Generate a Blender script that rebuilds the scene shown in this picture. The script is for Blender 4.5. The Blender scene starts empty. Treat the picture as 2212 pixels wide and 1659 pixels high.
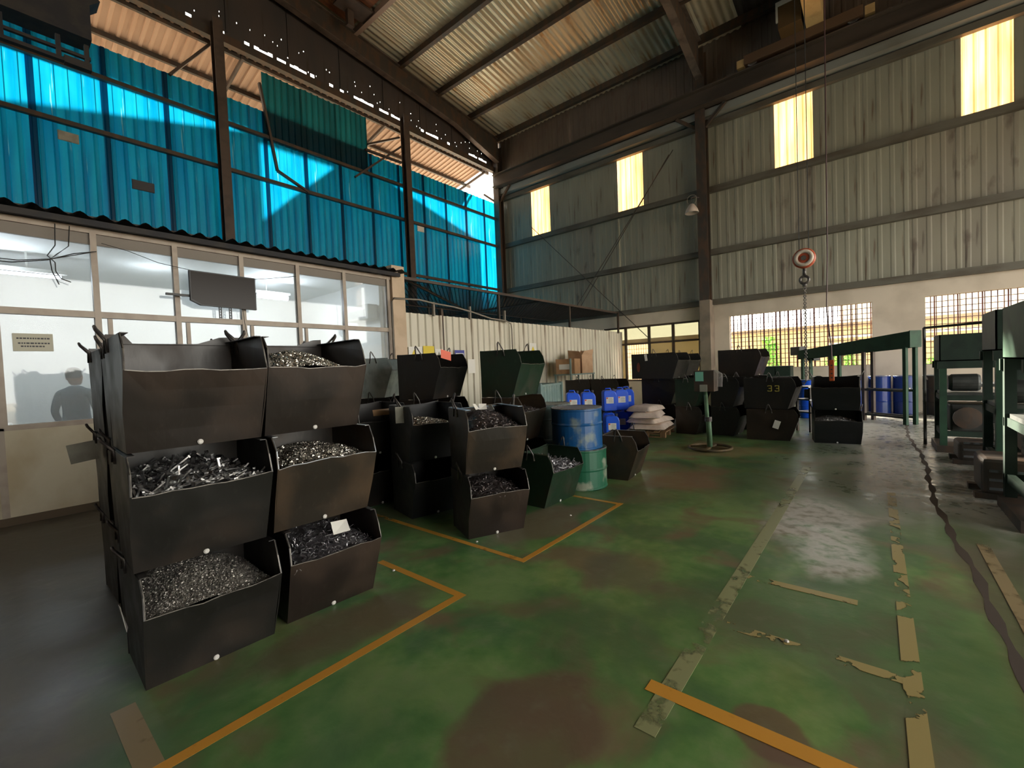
import bpy, math, random
from math import sin, cos, pi, radians, atan2, sqrt
import mathutils
from mathutils import Vector, Matrix
random.seed(7)
S = bpy.context.scene
COL = S.collection

# ------------------------------------------------------------------ camera
cam = bpy.data.cameras.new('camera'); co = bpy.data.objects.new('camera', cam); COL.objects.link(co)
cam.sensor_fit = 'HORIZONTAL'; cam.sensor_width = 36.0; cam.lens = 36.0 * 952.3 / 2212.0
cam.clip_start = 0.05; cam.clip_end = 300
YAW, PIT, ROL = 0.69058, -0.03187, -0.03991
F = Vector((cos(YAW) * cos(PIT), sin(YAW) * cos(PIT), sin(PIT)))
r0 = Vector((sin(YAW), -cos(YAW), 0)); u0 = r0.cross(F)
R = r0 * cos(ROL) + u0 * sin(ROL); U = -r0 * sin(ROL) + u0 * cos(ROL)
m = Matrix((R, U, -F)).transposed().to_4x4(); m.translation = Vector((0, 0, 1.5))
co.matrix_world = m
S.camera = co

# ------------------------------------------------------------------ world, sun, exposure
W = bpy.data.worlds.new('world'); S.world = W; W.use_nodes = True
bg = W.node_tree.nodes['Background']; bg.inputs[0].default_value = (1.0, 0.965, 0.88, 1); bg.inputs[1].default_value = 7.6
sun = bpy.data.lights.new('sun', 'SUN'); sun.energy = 44.0; sun.angle = radians(0.8); sun.color = (1.0, 0.90, 0.74)
so = bpy.data.objects.new('sun', sun); COL.objects.link(so)
so.rotation_euler = Vector((0.6, 1.0, 0.61)).to_track_quat('Z', 'Y').to_euler()
S.view_settings.view_transform = 'Standard'; S.view_settings.look = 'None'
S.view_settings.exposure = 0.24; S.view_settings.gamma = 1.0; S.view_settings.use_curve_mapping = False
S.cycles.max_bounces = 9; S.cycles.diffuse_bounces = 5; S.cycles.glossy_bounces = 4
S.cycles.transmission_bounces = 6; S.cycles.transparent_max_bounces = 16
S.cycles.sample_clamp_indirect = 6.0; S.cycles.use_denoising = True
S.cycles.caustics_reflective = False; S.cycles.caustics_refractive = False

# ------------------------------------------------------------------ materials
def rgb(*c): return (c[0], c[1], c[2], 1)
def nodes(name):
    m = bpy.data.materials.new(name); m.use_nodes = True
    nt = m.node_tree; return m, nt, nt.nodes, nt.links, nt.nodes['Principled BSDF']
def noise(nt, scale, sc=(1, 1, 1), detail=4, coord='Object', loc=(0, 0, 0), dist=0.0):
    N, L = nt.nodes, nt.links
    tc = N.new('ShaderNodeTexCoord'); mp = N.new('ShaderNodeMapping'); n = N.new('ShaderNodeTexNoise')
    mp.inputs['Scale'].default_value = sc; mp.inputs['Location'].default_value = loc
    n.inputs['Scale'].default_value = scale; n.inputs['Detail'].default_value = detail
    n.inputs['Distortion'].default_value = dist
    L.new(tc.outputs[coord], mp.inputs[0]); L.new(mp.outputs[0], n.inputs['Vector'])
    return n.outputs['Fac']
def ramp(nt, src, a, b, ca, cb):
    r = nt.nodes.new('ShaderNodeValToRGB'); e = r.color_ramp.elements
    e[0].position = a; e[1].position = b
    e[0].color = rgb(*ca) if len(ca) == 3 else ca; e[1].color = rgb(*cb) if len(cb) == 3 else cb
    nt.links.new(src, r.inputs[0]); return r.outputs[0]
def mix(nt, fac, a, b):
    x = nt.nodes.new('ShaderNodeMix'); x.data_type = 'RGBA'
    if isinstance(fac, (int, float)): x.inputs[0].default_value = fac
    else: nt.links.new(fac, x.inputs[0])
    for i, c in ((6, a), (7, b)):
        if isinstance(c, tuple): x.inputs[i].default_value = rgb(*c)
        else: nt.links.new(c, x.inputs[i])
    return x.outputs[2]
def bump(nt, src, bsdf, strength, dist=0.01):
    b = nt.nodes.new('ShaderNodeBump'); b.inputs['Strength'].default_value = strength
    b.inputs['Distance'].default_value = dist
    nt.links.new(src, b.inputs['Height']); nt.links.new(b.outputs[0], bsdf.inputs['Normal'])
def mat(name, c1, c2=None, scale=6, lo=.45, hi=.62, rough=.5, rough2=None, metal=0, sc=(1, 1, 1), bmp=0, detail=4, spec=None):
    m, nt, N, L, B = nodes(name)
    B.inputs['Roughness'].default_value = rough; B.inputs['Metallic'].default_value = metal
    if spec is not None: B.inputs['Specular IOR Level'].default_value = spec
    if c2 is None: B.inputs['Base Color'].default_value = rgb(*c1); return m
    n = noise(nt, scale, sc, detail)
    L.new(ramp(nt, n, lo, hi, c1, c2), B.inputs['Base Color'])
    if rough2 is not None:
        L.new(ramp(nt, n, lo, hi, (rough,) * 3, (rough2,) * 3), B.inputs['Roughness'])
    if bmp: bump(nt, n, B, bmp)
    return m
def binmat(name, base, rust, amount):
    base = tuple(q * .55 for q in base); rust = tuple(q * .62 for q in rust)
    m, nt, N, L, B = nodes(name)
    n1 = noise(nt, 3.2, (1, 1, 1), 6, loc=(amount * 9, 1, 2)); n2 = noise(nt, 28, (1, 1, .35), 5)
    c = mix(nt, ramp(nt, n1, .62 - amount * .3, .80 - amount * .2, (0, 0, 0), (1, 1, 1)), base, rust)
    c = mix(nt, ramp(nt, n2, .60, .78, (0, 0, 0), (.55, .55, .55)), c, (base[0] * 2.4 + .01, base[1] * 2.2 + .01, base[2] * 2 + .01))
    L.new(c, B.inputs['Base Color'])
    L.new(ramp(nt, n1, .4, .7, (.38,) * 3, (.62,) * 3), B.inputs['Roughness'])
    bump(nt, n2, B, .25, .004); return m
M = {}
M['bin_black'] = binmat('black_steel_paint', (.016, .0145, .013), (.034, .022, .014), .3)
M['bin_brown'] = binmat('brown_steel_paint', (.026, .018, .014), (.050, .029, .017), .6)
M['bin_olive'] = binmat('worn_brown_steel', (.034, .027, .020), (.085, .050, .024), .7)
M['bin_green'] = binmat('green_steel_paint', (.014, .046, .022), (.040, .04, .020), .3)
M['bin_navy'] = binmat('navy_steel_paint', (.011, .013, .016), (.022, .020, .018), .2)
M['bin_galv'] = mat('galvanised_steel', (.50, .58, .57), (.34, .41, .41), 5, rough=.4, metal=.3)
M['rim'] = mat('worn_steel_rim', (.22, .24, .26), (.10, .09, .08), 14, rough=.32, metal=.5)
M['rim_blue'] = mat('pale_blue_rim', (.30, .44, .60), (.2, .3, .42), 9, rough=.4)
M['bin_olive2'] = M['bin_olive']
M['rod'] = mat('steel_rod', (.10, .09, .09), (.22, .2, .18), 20, rough=.4, metal=.6)
M['edge_worn'] = mat('worn_steel_edge', (.16, .145, .125), (.05, .045, .04), 16, rough=.4, metal=.3)
M['plug'] = mat('plug_grey', (.55, .53, .5), rough=.4)
M['steel_dark'] = mat('dark_rusty_steel', (.050, .040, .032), (.085, .05, .03), 5, rough=.6, sc=(1, 1, .4))
M['girt_grey'] = mat('dusty_girt', (.13, .12, .095), (.09, .075, .055), 3, rough=.6, sc=(1, .3, 1))
M['steel_brown'] = mat('red_oxide_steel', (.085, .058, .044), (.06, .042, .034), 4, rough=.6)
M['steel_black'] = mat('sooty_steel', (.014, .014, .018), (.03, .026, .024), 4, rough=.7)
M['cream_frame'] = mat('cream_aluminium', (.42, .35, .28), (.36, .29, .23), 5, rough=.45)
M['cream_wall'] = mat('cream_plaster', (.62, .56, .42), (.50, .42, .28), 1.6, rough=.75, sc=(1, 1, .7))
M['white_wall'] = mat('offwhite_plaster', (.66, .57, .46), (.56, .48, .38), 1.2, rough=.8)
M['office_white'] = mat('office_white', (.80, .81, .79), (.73, .74, .72), 2, rough=.6)
M['concrete'] = mat('concrete', (.26, .21, .16), (.19, .155, .12), 2, rough=.8)
M['tan_block'] = mat('tan_blockwork', (.50, .42, .28), (.42, .35, .23), 3, rough=.85)
M['white_paint'] = mat('white_paint', (.72, .72, .68), (.62, .62, .58), 3, rough=.6)
M['green_steel'] = mat('green_machine_paint', (.026, .070, .040), (.020, .050, .031), 4, rough=.65, spec=.3)
M['green_dark'] = mat('dark_green_paint', (.020, .038, .027), (.015, .026, .02), 4, rough=.65, spec=.3)
M['grey_steel'] = mat('grey_machine_steel', (.065, .07, .065), (.038, .04, .038), 5, rough=.5, metal=.2)
M['jerry'] = mat('blue_plastic', (.014, .12, .86), (.012, .10, .74), 3, rough=.32)
M['paper'] = mat('white_paper', (.78, .76, .70), rough=.7)
M['paper_pink'] = mat('coral_card', (.85, .20, .13), rough=.6)
M['paper_green'] = mat('mint_card', (.25, .62, .48), rough=.6)
M['paper_grey'] = mat('grey_card', (.35, .34, .28), (.28, .27, .22), 8, rough=.7)
M['paper_yellow'] = mat('yellow_label', (.75, .58, .05), rough=.5)
M['tape_brown'] = mat('brown_tape', (.30, .17, .07), rough=.5)
M['ink_blue'] = mat('blue_ink', (.06, .07, .32), rough=.5)
M['ink_dark'] = mat('dark_ink', (.05, .05, .06), rough=.6)
M['ink_red'] = mat('red_ink', (.7, .12, .05), rough=.6)
M['ink_pinkred'] = mat('faded_red_print', (.80, .36, .30), rough=.7)
M['card'] = mat('cardboard', (.42, .24, .12), (.36, .20, .10), 6, rough=.8)
M['card2'] = mat('cardboard_pale', (.52, .33, .20), (.46, .28, .16), 6, rough=.8)
M['sack'] = mat('woven_white_sack', (.86, .72, .62), (.78, .64, .54), 9, rough=.75, bmp=.3)
M['wood'] = mat('pallet_wood', (.34, .20, .10), (.22, .13, .07), 5, rough=.8, sc=(1, 8, 1))
M['drum_blue'] = mat('chipped_blue_paint', (.010, .085, .25), (.17, .22, .23), 4.5, lo=.57, hi=.68, rough=.3, rough2=.5, detail=8)
M['drum_green'] = mat('chipped_green_paint', (.016, .115, .062), (.24, .27, .20), 5, lo=.56, hi=.66, rough=.35, rough2=.55, detail=8)
M['drum_grey'] = mat('grey_green_paint', (.13, .19, .18), (.22, .26, .24), 5, rough=.4)
M['drum_lid'] = mat('dusty_drum_lid', (.42, .32, .19), (.18, .17, .14), 4, rough=.45)
M['drum_dblue'] = mat('dark_blue_drum', (.010, .030, .20), (.012, .04, .16), 3, rough=.3)
M['teal_ribbed'] = mat('teal_grey_sheet', (.16, .24, .23), (.22, .29, .27), 5, rough=.45)
M['rubber'] = mat('black_rubber', (.015, .015, .016), rough=.5)
M['orange'] = mat('orange_plastic', (.55, .10, .02), rough=.4)
M['ring'] = mat('rusty_ring', (.16, .11, .05), (.10, .08, .05), 6, rough=.6)
M['green_pole'] = mat('pale_green_pole', (.14, .26, .15), (.09, .15, .08), 4, rough=.5)
M['hook_white'] = mat('hook_block_white', (.65, .55, .45), rough=.4)
M['hook_red'] = mat('hook_block_red', (.45, .09, .04), rough=.4)
M['crane_cream'] = mat('crane_cream_paint', (.58, .40, .18), (.48, .32, .14), 4, rough=.5)
M['crane_white'] = mat('crane_white_plastic', (.52, .52, .46), rough=.4)
M['crane_brown'] = mat('crane_brown_cabinet', (.10, .055, .018), rough=.6)
M['lamp_dome'] = mat('lamp_dome', (.62, .52, .46), rough=.35)
M['skin'] = mat('skin', (.30, .17, .11), rough=.5)
M['hair'] = mat('hair', (.02, .02, .022), rough=.6)
M['shirt'] = mat('blue_grey_shirt', (.10, .15, .18), (.08, .12, .15), 12, rough=.8)
M['trousers'] = mat('dark_trousers', (.03, .035, .045), rough=.8)
M['leaf'] = mat('leaf', (.12, .42, .06), (.25, .55, .08), 4, rough=.6)
M['steel_chip'] = mat('steel_chips', (.42, .42, .42), (.20, .19, .18), 30, rough=.28, metal=.9)
M['brass_chip'] = mat('warm_steel_chips', (.56, .53, .47), (.28, .26, .22), 30, rough=.25, metal=.85)
M['fine_chip'] = mat('fine_dull_chips', (.30, .28, .25), (.13, .12, .105), 60, rough=.4, metal=.55)
M['dark_swarf'] = mat('dark_swarf', (.16, .14, .14), (.09, .07, .065), 22, rough=.35, metal=.7)
M['grey_swarf'] = mat('grey_swarf', (.34, .33, .35), (.2, .19, .2), 30, rough=.3, metal=.8)
M['tv_screen'] = mat('tv_screen', (.022, .016, .013), rough=.25, spec=.18)
M['tv_body'] = mat('tv_body', (.02, .02, .022), rough=.45)
M['conduit'] = mat('grey_conduit', (.26, .23, .19), rough=.5)
M['wire'] = mat('black_wire', (.03, .03, .03), rough=.6)
M['blue_band'] = mat('blue_steel_column', (.05, .07, .10), (.09, .06, .05), 3, rough=.6)
M['yellow_num'] = mat('yellow_stencil', (.60, .50, .10), (.4, .33, .06), 30, rough=.5)
M['screen_mesh'] = mat('rusty_mesh', (.045, .032, .026), rough=.8)

# corrugated wall sheets with long rust streaks
def streaks(name, base, pale, rust, amt, rough=.55, metal=0.0):
    m, nt, N, L, B = nodes(name)
    g = 'Object'
    a = noise(nt, 1.6, (1, 1, .22), 5); b = noise(nt, 9, (1, 1, .07), 5); c = noise(nt, 2.3, (1, 1, .5), 6, loc=(5, 3, 8))
    col = mix(nt, ramp(nt, a, .35, .65, (0, 0, 0), (1, 1, 1)), base, pale)
    col = mix(nt, ramp(nt, b, .60, .72, (0, 0, 0), (.75,) * 3), col, (rust[0] * .8, rust[1] * .8, rust[2] * .8))
    col = mix(nt, ramp(nt, c, .74 - amt, .80 - amt * .7, (0, 0, 0), (.85,) * 3), col, rust)
    L.new(col, B.inputs['Base Color']); B.inputs['Roughness'].default_value = rough; B.inputs['Metallic'].default_value = metal
    return m
M['sheet_grey'] = streaks('grey_corrugated_steel', (.265, .26, .205), (.33, .32, .25), (.16, .085, .05), .07)
M['sheet_patch'] = streaks('rust_patched_steel', (.255, .23, .185), (.31, .29, .225), (.12, .09, .07), .16)
M['sheet_rusty'] = streaks('rusty_corrugated_steel', (.13, .10, .08), (.17, .13, .10), (.11, .06, .04), .15)
M['sheet_dark'] = streaks('dark_corrugated_steel', (.05, .045, .045), (.07, .055, .05), (.05, .03, .02), .1)
M['sheet_cream'] = streaks('cream_corrugated_steel', (.62, .58, .47), (.70, .67, .56), (.28, .19, .12), .03)
M['sheet_roof'] = streaks('galvanised_roof', (.66, .54, .36), (.76, .70, .54), (.50, .28, .12), .14, rough=.36, metal=.45)
M['sheet_canopy'] = streaks('pink_buff_sheet', (.46, .28, .18), (.52, .34, .235), (.42, .22, .13), .1)
def frp(name, c1, c2, gap=.12):
    m, nt, N, L, B = nodes(name); N.remove(B)
    n = noise(nt, 7, (1, 1, .06), 5); n2 = noise(nt, 2.2, (1, 1, .35), 4, loc=(3, 1, 4))
    col = mix(nt, ramp(nt, n, .35, .7, (0, 0, 0), (1, 1, 1)), c1, c2)
    col = mix(nt, ramp(nt, n2, .45, .75, (0, 0, 0), (.5,) * 3), col, (c1[0] * .55, c1[1] * .55, c1[2] * .55))
    n3 = noise(nt, 16, (1, 1, .05), 3, loc=(7, 2, 9))
    col = mix(nt, ramp(nt, n3, .68, .74, (0, 0, 0), (.5,) * 3), col, (c2[0] + .10, c2[1] + .10, c2[2] + .06))
    t = N.new('ShaderNodeBsdfTranslucent'); d = N.new('ShaderNodeBsdfDiffuse'); g = N.new('ShaderNodeBsdfGlossy')
    g.inputs['Roughness'].default_value = .3; g.inputs['Color'].default_value = (.8, .8, .8, 1)
    L.new(col, t.inputs[0]); L.new(col, d.inputs[0])
    a = N.new('ShaderNodeMixShader'); a.inputs[0].default_value = .22; L.new(t.outputs[0], a.inputs[1]); L.new(d.outputs[0], a.inputs[2])
    b = N.new('ShaderNodeMixShader'); b.inputs[0].default_value = .04; L.new(a.outputs[0], b.inputs[1]); L.new(g.outputs[0], b.inputs[2])
    L.new(b.outputs[0], N['Material Output'].inputs[0]); return m
M['frp_blue'] = frp('blue_translucent_sheet', (.0, .066, .145), (.002, .110, .170))
M['frp_blue_dirty'] = frp('sooty_blue_sheet', (.003, .06, .075), (.006, .085, .10))
M['frp_yellow'] = frp('yellow_translucent_sheet', (.36, .155, .050), (.42, .26, .115))
def glass(name, tint, haze, hazecol):
    m, nt, N, L, B = nodes(name); N.remove(B)
    t = N.new('ShaderNodeBsdfTransparent'); t.inputs[0].default_value = rgb(*tint)
    g = N.new('ShaderNodeBsdfGlossy'); g.inputs['Roughness'].default_value = .03
    d = N.new('ShaderNodeBsdfDiffuse'); d.inputs[0].default_value = rgb(*hazecol)
    lw = N.new('ShaderNodeLayerWeight'); lw.inputs[0].default_value = .35
    a = N.new('ShaderNodeMixShader'); a.inputs[0].default_value = haze; L.new(t.outputs[0], a.inputs[1]); L.new(d.outputs[0], a.inputs[2])
    b = N.new('ShaderNodeMixShader'); L.new(lw.outputs['Fresnel'], b.inputs[0]); L.new(a.outputs[0], b.inputs[1]); L.new(g.outputs[0], b.inputs[2])
    L.new(b.outputs[0], N['Material Output'].inputs[0]); return m
M['glass'] = glass('office_glass', (.88, .91, .92), .30, (.60, .64, .66))
M['glass_dirty'] = glass('dusty_window_glass', (.68, .66, .52), .52, (.32, .29, .22))
def emit(name, c, s):
    m, nt, N, L, B = nodes(name); B.inputs['Base Color'].default_value = (1, 1, 1, 1)
    B.inputs['Emission Color'].default_value = rgb(*c); B.inputs['Emission Strength'].default_value = s; return m
M['tube_light'] = emit('fluorescent_tube', (.82, .88, 1.0), 26)
M['bulb'] = emit('lit_bulb', (.82, .88, 1.0), 60)

# floor: worn green epoxy, grey concrete towards the right bay, wet and glossy
def floor_mat():
    m, nt, N, L, B = nodes('worn_green_epoxy')
    big = noise(nt, .55, (1, 1, 1), 5, dist=.6); mid = noise(nt, 1.7, (1, 1, 1), 7, loc=(4, 2, 0), dist=.4); fine = noise(nt, 9, (1, 1, 1), 6)
    green = mix(nt, ramp(nt, fine, .30, .72, (0, 0, 0), (1, 1, 1)), (.075, .200, .048), (.165, .290, .095))
    pt = noise(nt, 1.05, (1, 1, 1), 7, loc=(11, 5, 0), dist=.9)
    green = mix(nt, ramp(nt, pt, .50, .60, (0, 0, 0), (.6,) * 3), green, (.22, .33, .11))
    green = mix(nt, ramp(nt, pt, .38, .46, (.55,) * 3, (0, 0, 0)), green, (.045, .115, .055))
    green = mix(nt, ramp(nt, mid, .50, .62, (0, 0, 0), (.85,) * 3), green, (.19, .135, .075))
    green = mix(nt, ramp(nt, big, .44, .56, (0, 0, 0), (.6,) * 3), green, (.045, .115, .045))
    grey = mix(nt, ramp(nt, mid, .42, .62, (0, 0, 0), (1, 1, 1)), (.22, .225, .19), (.42, .40, .36))
    dark = mix(nt, ramp(nt, mid, .4, .6, (0, 0, 0), (1, 1, 1)), (.085, .078, .066), (.16, .15, .13))
    tc = N.new('ShaderNodeTexCoord'); sp = N.new('ShaderNodeSeparateXYZ'); L.new(tc.outputs['Object'], sp.inputs[0])
    def mth(op, a, b, cl=False):
        x = N.new('ShaderNodeMath'); x.operation = op; x.use_clamp = cl
        for i, q in enumerate((a, b)):
            if isinstance(q, (int, float)): x.inputs[i].default_value = q
            else: L.new(q, x.inputs[i])
        return x.outputs[0]
    wob = mth('MULTIPLY', mth('SUBTRACT', mid, .5), 2.6)
    def blob(cx, cy, rx, ry, k=3.0):
        dx = mth('DIVIDE', mth('SUBTRACT', sp.outputs[0], cx), rx); dy = mth('DIVIDE', mth('SUBTRACT', sp.outputs[1], cy), ry)
        d = mth('SQRT', mth('ADD', mth('MULTIPLY', dx, dx), mth('MULTIPLY', dy, dy)), 0)
        return mth('MULTIPLY', mth('SUBTRACT', mth('ADD', 1.0, mth('MULTIPLY', wob, .55)), d), k, True)
    for (cx, cy, rx, ry, k, c) in ((5.6, 2.0, 1.3, .9, 1.4, (.24, .15, .085)), (1.98, .36, .16, .17, 7, (.15, .085, .06)), (1.35, 1.15, .42, .30, 4, (.13, .085, .055)), (3.35, 2.55, .75, .38, 4, (.20, .15, .10)),
                                  (1.35, 2.45, .8, .24, 3, (.13, .11, .06)), (3.0, 1.4, .5, .3, 2.5, (.12, .12, .07)), (8.0, 2.1, .8, .9, 2, (.26, .22, .10))):
        green = mix(nt, mth('MULTIPLY', blob(cx, cy, rx, ry, k), .8), green, c)
    # grey area: x from 5.5 outwards and y under ~1.3
    gx = mth('MULTIPLY', mth('SUBTRACT', mth('ADD', sp.outputs[0], wob), 4.5), .5, True)
    gy = mth('MULTIPLY', mth('SUBTRACT', 1.4, mth('ADD', sp.outputs[1], wob)), .55, True)
    gm = mth('MULTIPLY', gx, gy, True)
    col = mix(nt, gm, green, grey)
    for (cx, cy, rx, ry, k) in ((4.9, .45, .9, .42, 2.0), (4.1, .25, .6, .3, 2.0), (7.4, -.2, 2.4, .45, 1.6), (12.0, .3, 4.0, 1.1, 1.6), (6.2, -.85, 1.4, .3, 2)):  # pale worn patches, whitened further as window reflections painted into the colour
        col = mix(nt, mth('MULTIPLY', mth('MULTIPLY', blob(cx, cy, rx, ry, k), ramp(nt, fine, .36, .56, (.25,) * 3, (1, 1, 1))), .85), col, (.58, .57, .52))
    # brown floor right of the joint and dark bare floor left of the front stacks
    br = mth('MULTIPLY', mth('SUBTRACT', mth('ADD', -.42, mth('MULTIPLY', wob, .06)), sp.outputs[1]), 14, True)
    brn = mth('MULTIPLY', br, mth('SUBTRACT', 1.0, mth('MULTIPLY', mth('SUBTRACT', sp.outputs[0], 4.6), .8, True)), True)
    col = mix(nt, mth('MULTIPLY', brn, .75), col, (.10, .082, .048))
    lx = mth('MULTIPLY', mth('SUBTRACT', mth('ADD', .5, mth('MAXIMUM', mth('MULTIPLY', mth('SUBTRACT', sp.outputs[1], 3.2), .5), 0.0)), mth('ADD', sp.outputs[0], mth('MULTIPLY', wob, .3))), 3.0, True)
    ly = mth('MULTIPLY', mth('SUBTRACT', mth('ADD', sp.outputs[1], mth('MULTIPLY', wob, .3)), 2.1), 2.0, True)
    lm = mth('MAXIMUM', mth('MULTIPLY', lx, ly, True), mth('MULTIPLY', mth('SUBTRACT', .15, mth('ADD', sp.outputs[0], mth('MULTIPLY', wob, .2))), 3.0, True))
    col = mix(nt, lm, col, dark)
    col = mix(nt, ramp(nt, fine, .55, .8, (0, 0, 0), (.35,) * 3), col, (.19, .20, .13))
    L.new(col, B.inputs['Base Color'])
    ro = ramp(nt, mid, .36, .66, (.30,) * 3, (.56,) * 3)
    L.new(mix(nt, gm, ro, ramp(nt, fine, .36, .62, (.16,) * 3, (.42,) * 3)), B.inputs['Roughness'])
    B.inputs['Specular IOR Level'].default_value = .5
    bump(nt, noise(nt, 5, (1, 1, 1), 5, dist=.5), B, .22, .02)
    return m
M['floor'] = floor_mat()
def line_mat(name, c, wear):
    m, nt, N, L, B = nodes(name)
    n = noise(nt, 7, (1, 1, 1), 6); n2 = noise(nt, 1.3, (1, 1, 1), 3, loc=(2, 7, 1))
    B.inputs['Base Color'].default_value = rgb(*c); B.inputs['Roughness'].default_value = .4
    mm = N.new('ShaderNodeMath'); mm.operation = 'ADD'; L.new(n, mm.inputs[0]); L.new(n2, mm.inputs[1])
    L.new(ramp(nt, mm.outputs[0], .70 + wear, .92 + wear, (1, 1, 1), (0, 0, 0)) if False else ramp(nt, mm.outputs[0], wear, wear + .22, (0, 0, 0), (1, 1, 1)), B.inputs['Alpha'])
    return m
M['line_orange'] = line_mat('orange_line_paint', (.66, .31, .04), .66)
M['line_pale'] = line_mat('faded_line_paint', (.27, .29, .14), .88)
M['line_worn'] = line_mat('worn_orange_line_paint', (.36, .29, .11), .98)
M['line_buff'] = line_mat('buff_line_paint', (.27, .20, .10), .76)

# ------------------------------------------------------------------ mesh builder
class MB:
    def __init__(s): s.v = []; s.f = []
    def add(s, vs, fs):
        o = len(s.v); s.v += [tuple(v) for v in vs]; s.f += [tuple(i + o for i in f) for f in fs]; return s
    def box(s, c, d, rz=0, mx=None):
        hx, hy, hz = d[0] / 2, d[1] / 2, d[2] / 2; cs, sn = cos(rz), sin(rz); vs = []
        for z in (-hz, hz):
            for x, y in ((-hx, -hy), (hx, -hy), (hx, hy), (-hx, hy)):
                p = Vector((x * cs - y * sn, x * sn + y * cs, z))
                if mx is not None: p = mx @ Vector((x, y, z))
                vs.append((p.x + c[0], p.y + c[1], p.z + c[2]))
        return s.add(vs, [(0, 3, 2, 1), (4, 5, 6, 7), (0, 1, 5, 4), (1, 2, 6, 5), (2, 3, 7, 6), (3, 0, 4, 7)])
    def bb(s, x0, x1, y0, y1, z0, z1): return s.box(((x0 + x1) / 2, (y0 + y1) / 2, (z0 + z1) / 2), (x1 - x0, y1 - y0, z1 - z0))
    def bar(s, a, b, w, h=None, up=(0, 0, 1)):
        a, b = Vector(a), Vector(b); h = h or w; d = b - a; L = d.length; d.normalize(); u = Vector(up)
        if abs(d.dot(u)) > .99: u = Vector((1, 0, 0))
        x = d.cross(u).normalized(); y = x.cross(d)
        mx = Matrix((d, x, y)).transposed(); return s.box((a + b) / 2, (L, w, h), mx=mx)
    def tube(s, pts, r, n=8, caps=True):
        pts = [Vector(p) for p in pts]; rings = []; o = len(s.v)
        for i, p in enumerate(pts):
            d = (pts[min(i + 1, len(pts) - 1)] - pts[max(i - 1, 0)]).normalized()
            u = Vector((0, 0, 1)) if abs(d.z) < .9 else Vector((1, 0, 0))
            x = d.cross(u).normalized(); y = x.cross(d); rr = r[i] if isinstance(r, (list, tuple)) else r
            s.v += [tuple(p + x * rr * cos(2 * pi * k / n) + y * rr * sin(2 * pi * k / n)) for k in range(n)]
        for i in range(len(pts) - 1):
            for k in range(n): s.f.append((o + i * n + k, o + i * n + (k + 1) % n, o + (i + 1) * n + (k + 1) % n, o + (i + 1) * n + k))
        if caps: s.f.append(tuple(o + k for k in range(n))[::-1]); s.f.append(tuple(o + (len(pts) - 1) * n + k for k in range(n)))
        return s
    def lathe(s, prof, n=28, c=(0, 0, 0)):
        o = len(s.v)
        for r, z in prof: s.v += [(c[0] + r * cos(2 * pi * k / n), c[1] + r * sin(2 * pi * k / n), c[2] + z) for k in range(n)]
        for i in range(len(prof) - 1):
            for k in range(n): s.f.append((o + i * n + k, o + i * n + (k + 1) % n, o + (i + 1) * n + (k + 1) % n, o + (i + 1) * n + k))
        s.f.append(tuple(o + k for k in range(n))[::-1]); s.f.append(tuple(o + (len(prof) - 1) * n + k for k in range(n)))
        return s
    def plate(s, pts, th):                       # convex/simple polygon given in order, extruded by th along its normal
        P = [Vector(p) for p in pts]; n = (P[1] - P[0]).cross(P[2] - P[0]).normalized() * th; k = len(P)
        return s.add(P + [p + n for p in P], [tuple(range(k))[::-1], tuple(range(k, 2 * k))] + [(i, (i + 1) % k, (i + 1) % k + k, i + k) for i in range(k)])
    def torus(s, R_, r, c, n=32, m=8, ax='z'):
        o = len(s.v)
        for i in range(n):
            a = 2 * pi * i / n
            for j in range(m):
                b = 2 * pi * j / m; q = R_ + r * cos(b); p = (q * cos(a), q * sin(a), r * sin(b))
                if ax == 'x': p = (p[2], p[0], p[1])
                if ax == 'y': p = (p[0], p[2], p[1])
                s.v.append((p[0] + c[0], p[1] + c[1], p[2] + c[2]))
        for i in range(n):
            for j in range(m): s.f.append((o + i * m + j, o + ((i + 1) % n) * m + j, o + ((i + 1) % n) * m + (j + 1) % m, o + i * m + (j + 1) % m))
        return s
    def mesh(s, name, mt, smooth=False):
        me = bpy.data.meshes.new(name); me.from_pydata(s.v, [], s.f); me.update()
        if smooth: me.polygons.foreach_set('use_smooth', [True] * len(me.polygons))
        me.materials.append(M[mt] if isinstance(mt, str) else mt); return me
    def obj(s, name, mt, parent=None, smooth=False, bevel=0):
        return link(name, s.mesh(name, mt, smooth), parent, bevel=bevel)
def link(name, me, parent=None, loc=None, rz=None, bevel=0):
    o = bpy.data.objects.new(name, me); COL.objects.link(o)
    if parent: o.parent = parent
    if loc: o.location = loc
    if rz is not None: o.rotation_euler = (0, 0, rz)
    if bevel:
        b = o.modifiers.new('bevel', 'BEVEL'); b.width = bevel; b.segments = 2; b.limit_method = 'ANGLE'
    return o
def tag(o, label=None, cat=None, group=None, kind=None):
    if label: o['label'] = label
    if cat: o['category'] = cat
    if group: o['group'] = group
    if kind: o['kind'] = kind
    return o
def thing(name, label, cat, loc=(0, 0, 0), rz=0, group=None, kind=None):
    o = bpy.data.objects.new(name, None); COL.objects.link(o); o.location = loc; o.rotation_euler = (0, 0, rz)
    o.empty_display_size = .1
    return tag(o, label, cat, group, kind)
def struct(name, label=None, loc=(0, 0, 0)):
    o = bpy.data.objects.new(name, None); COL.objects.link(o); o.location = loc; o['kind'] = 'structure'
    if label: o['label'] = label
    return o
def smesh(mb, name, mt, label=None, **k):
    o = mb.obj(name, mt, **k); o['kind'] = 'structure'
    if label: o['label'] = label
    return o

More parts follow.
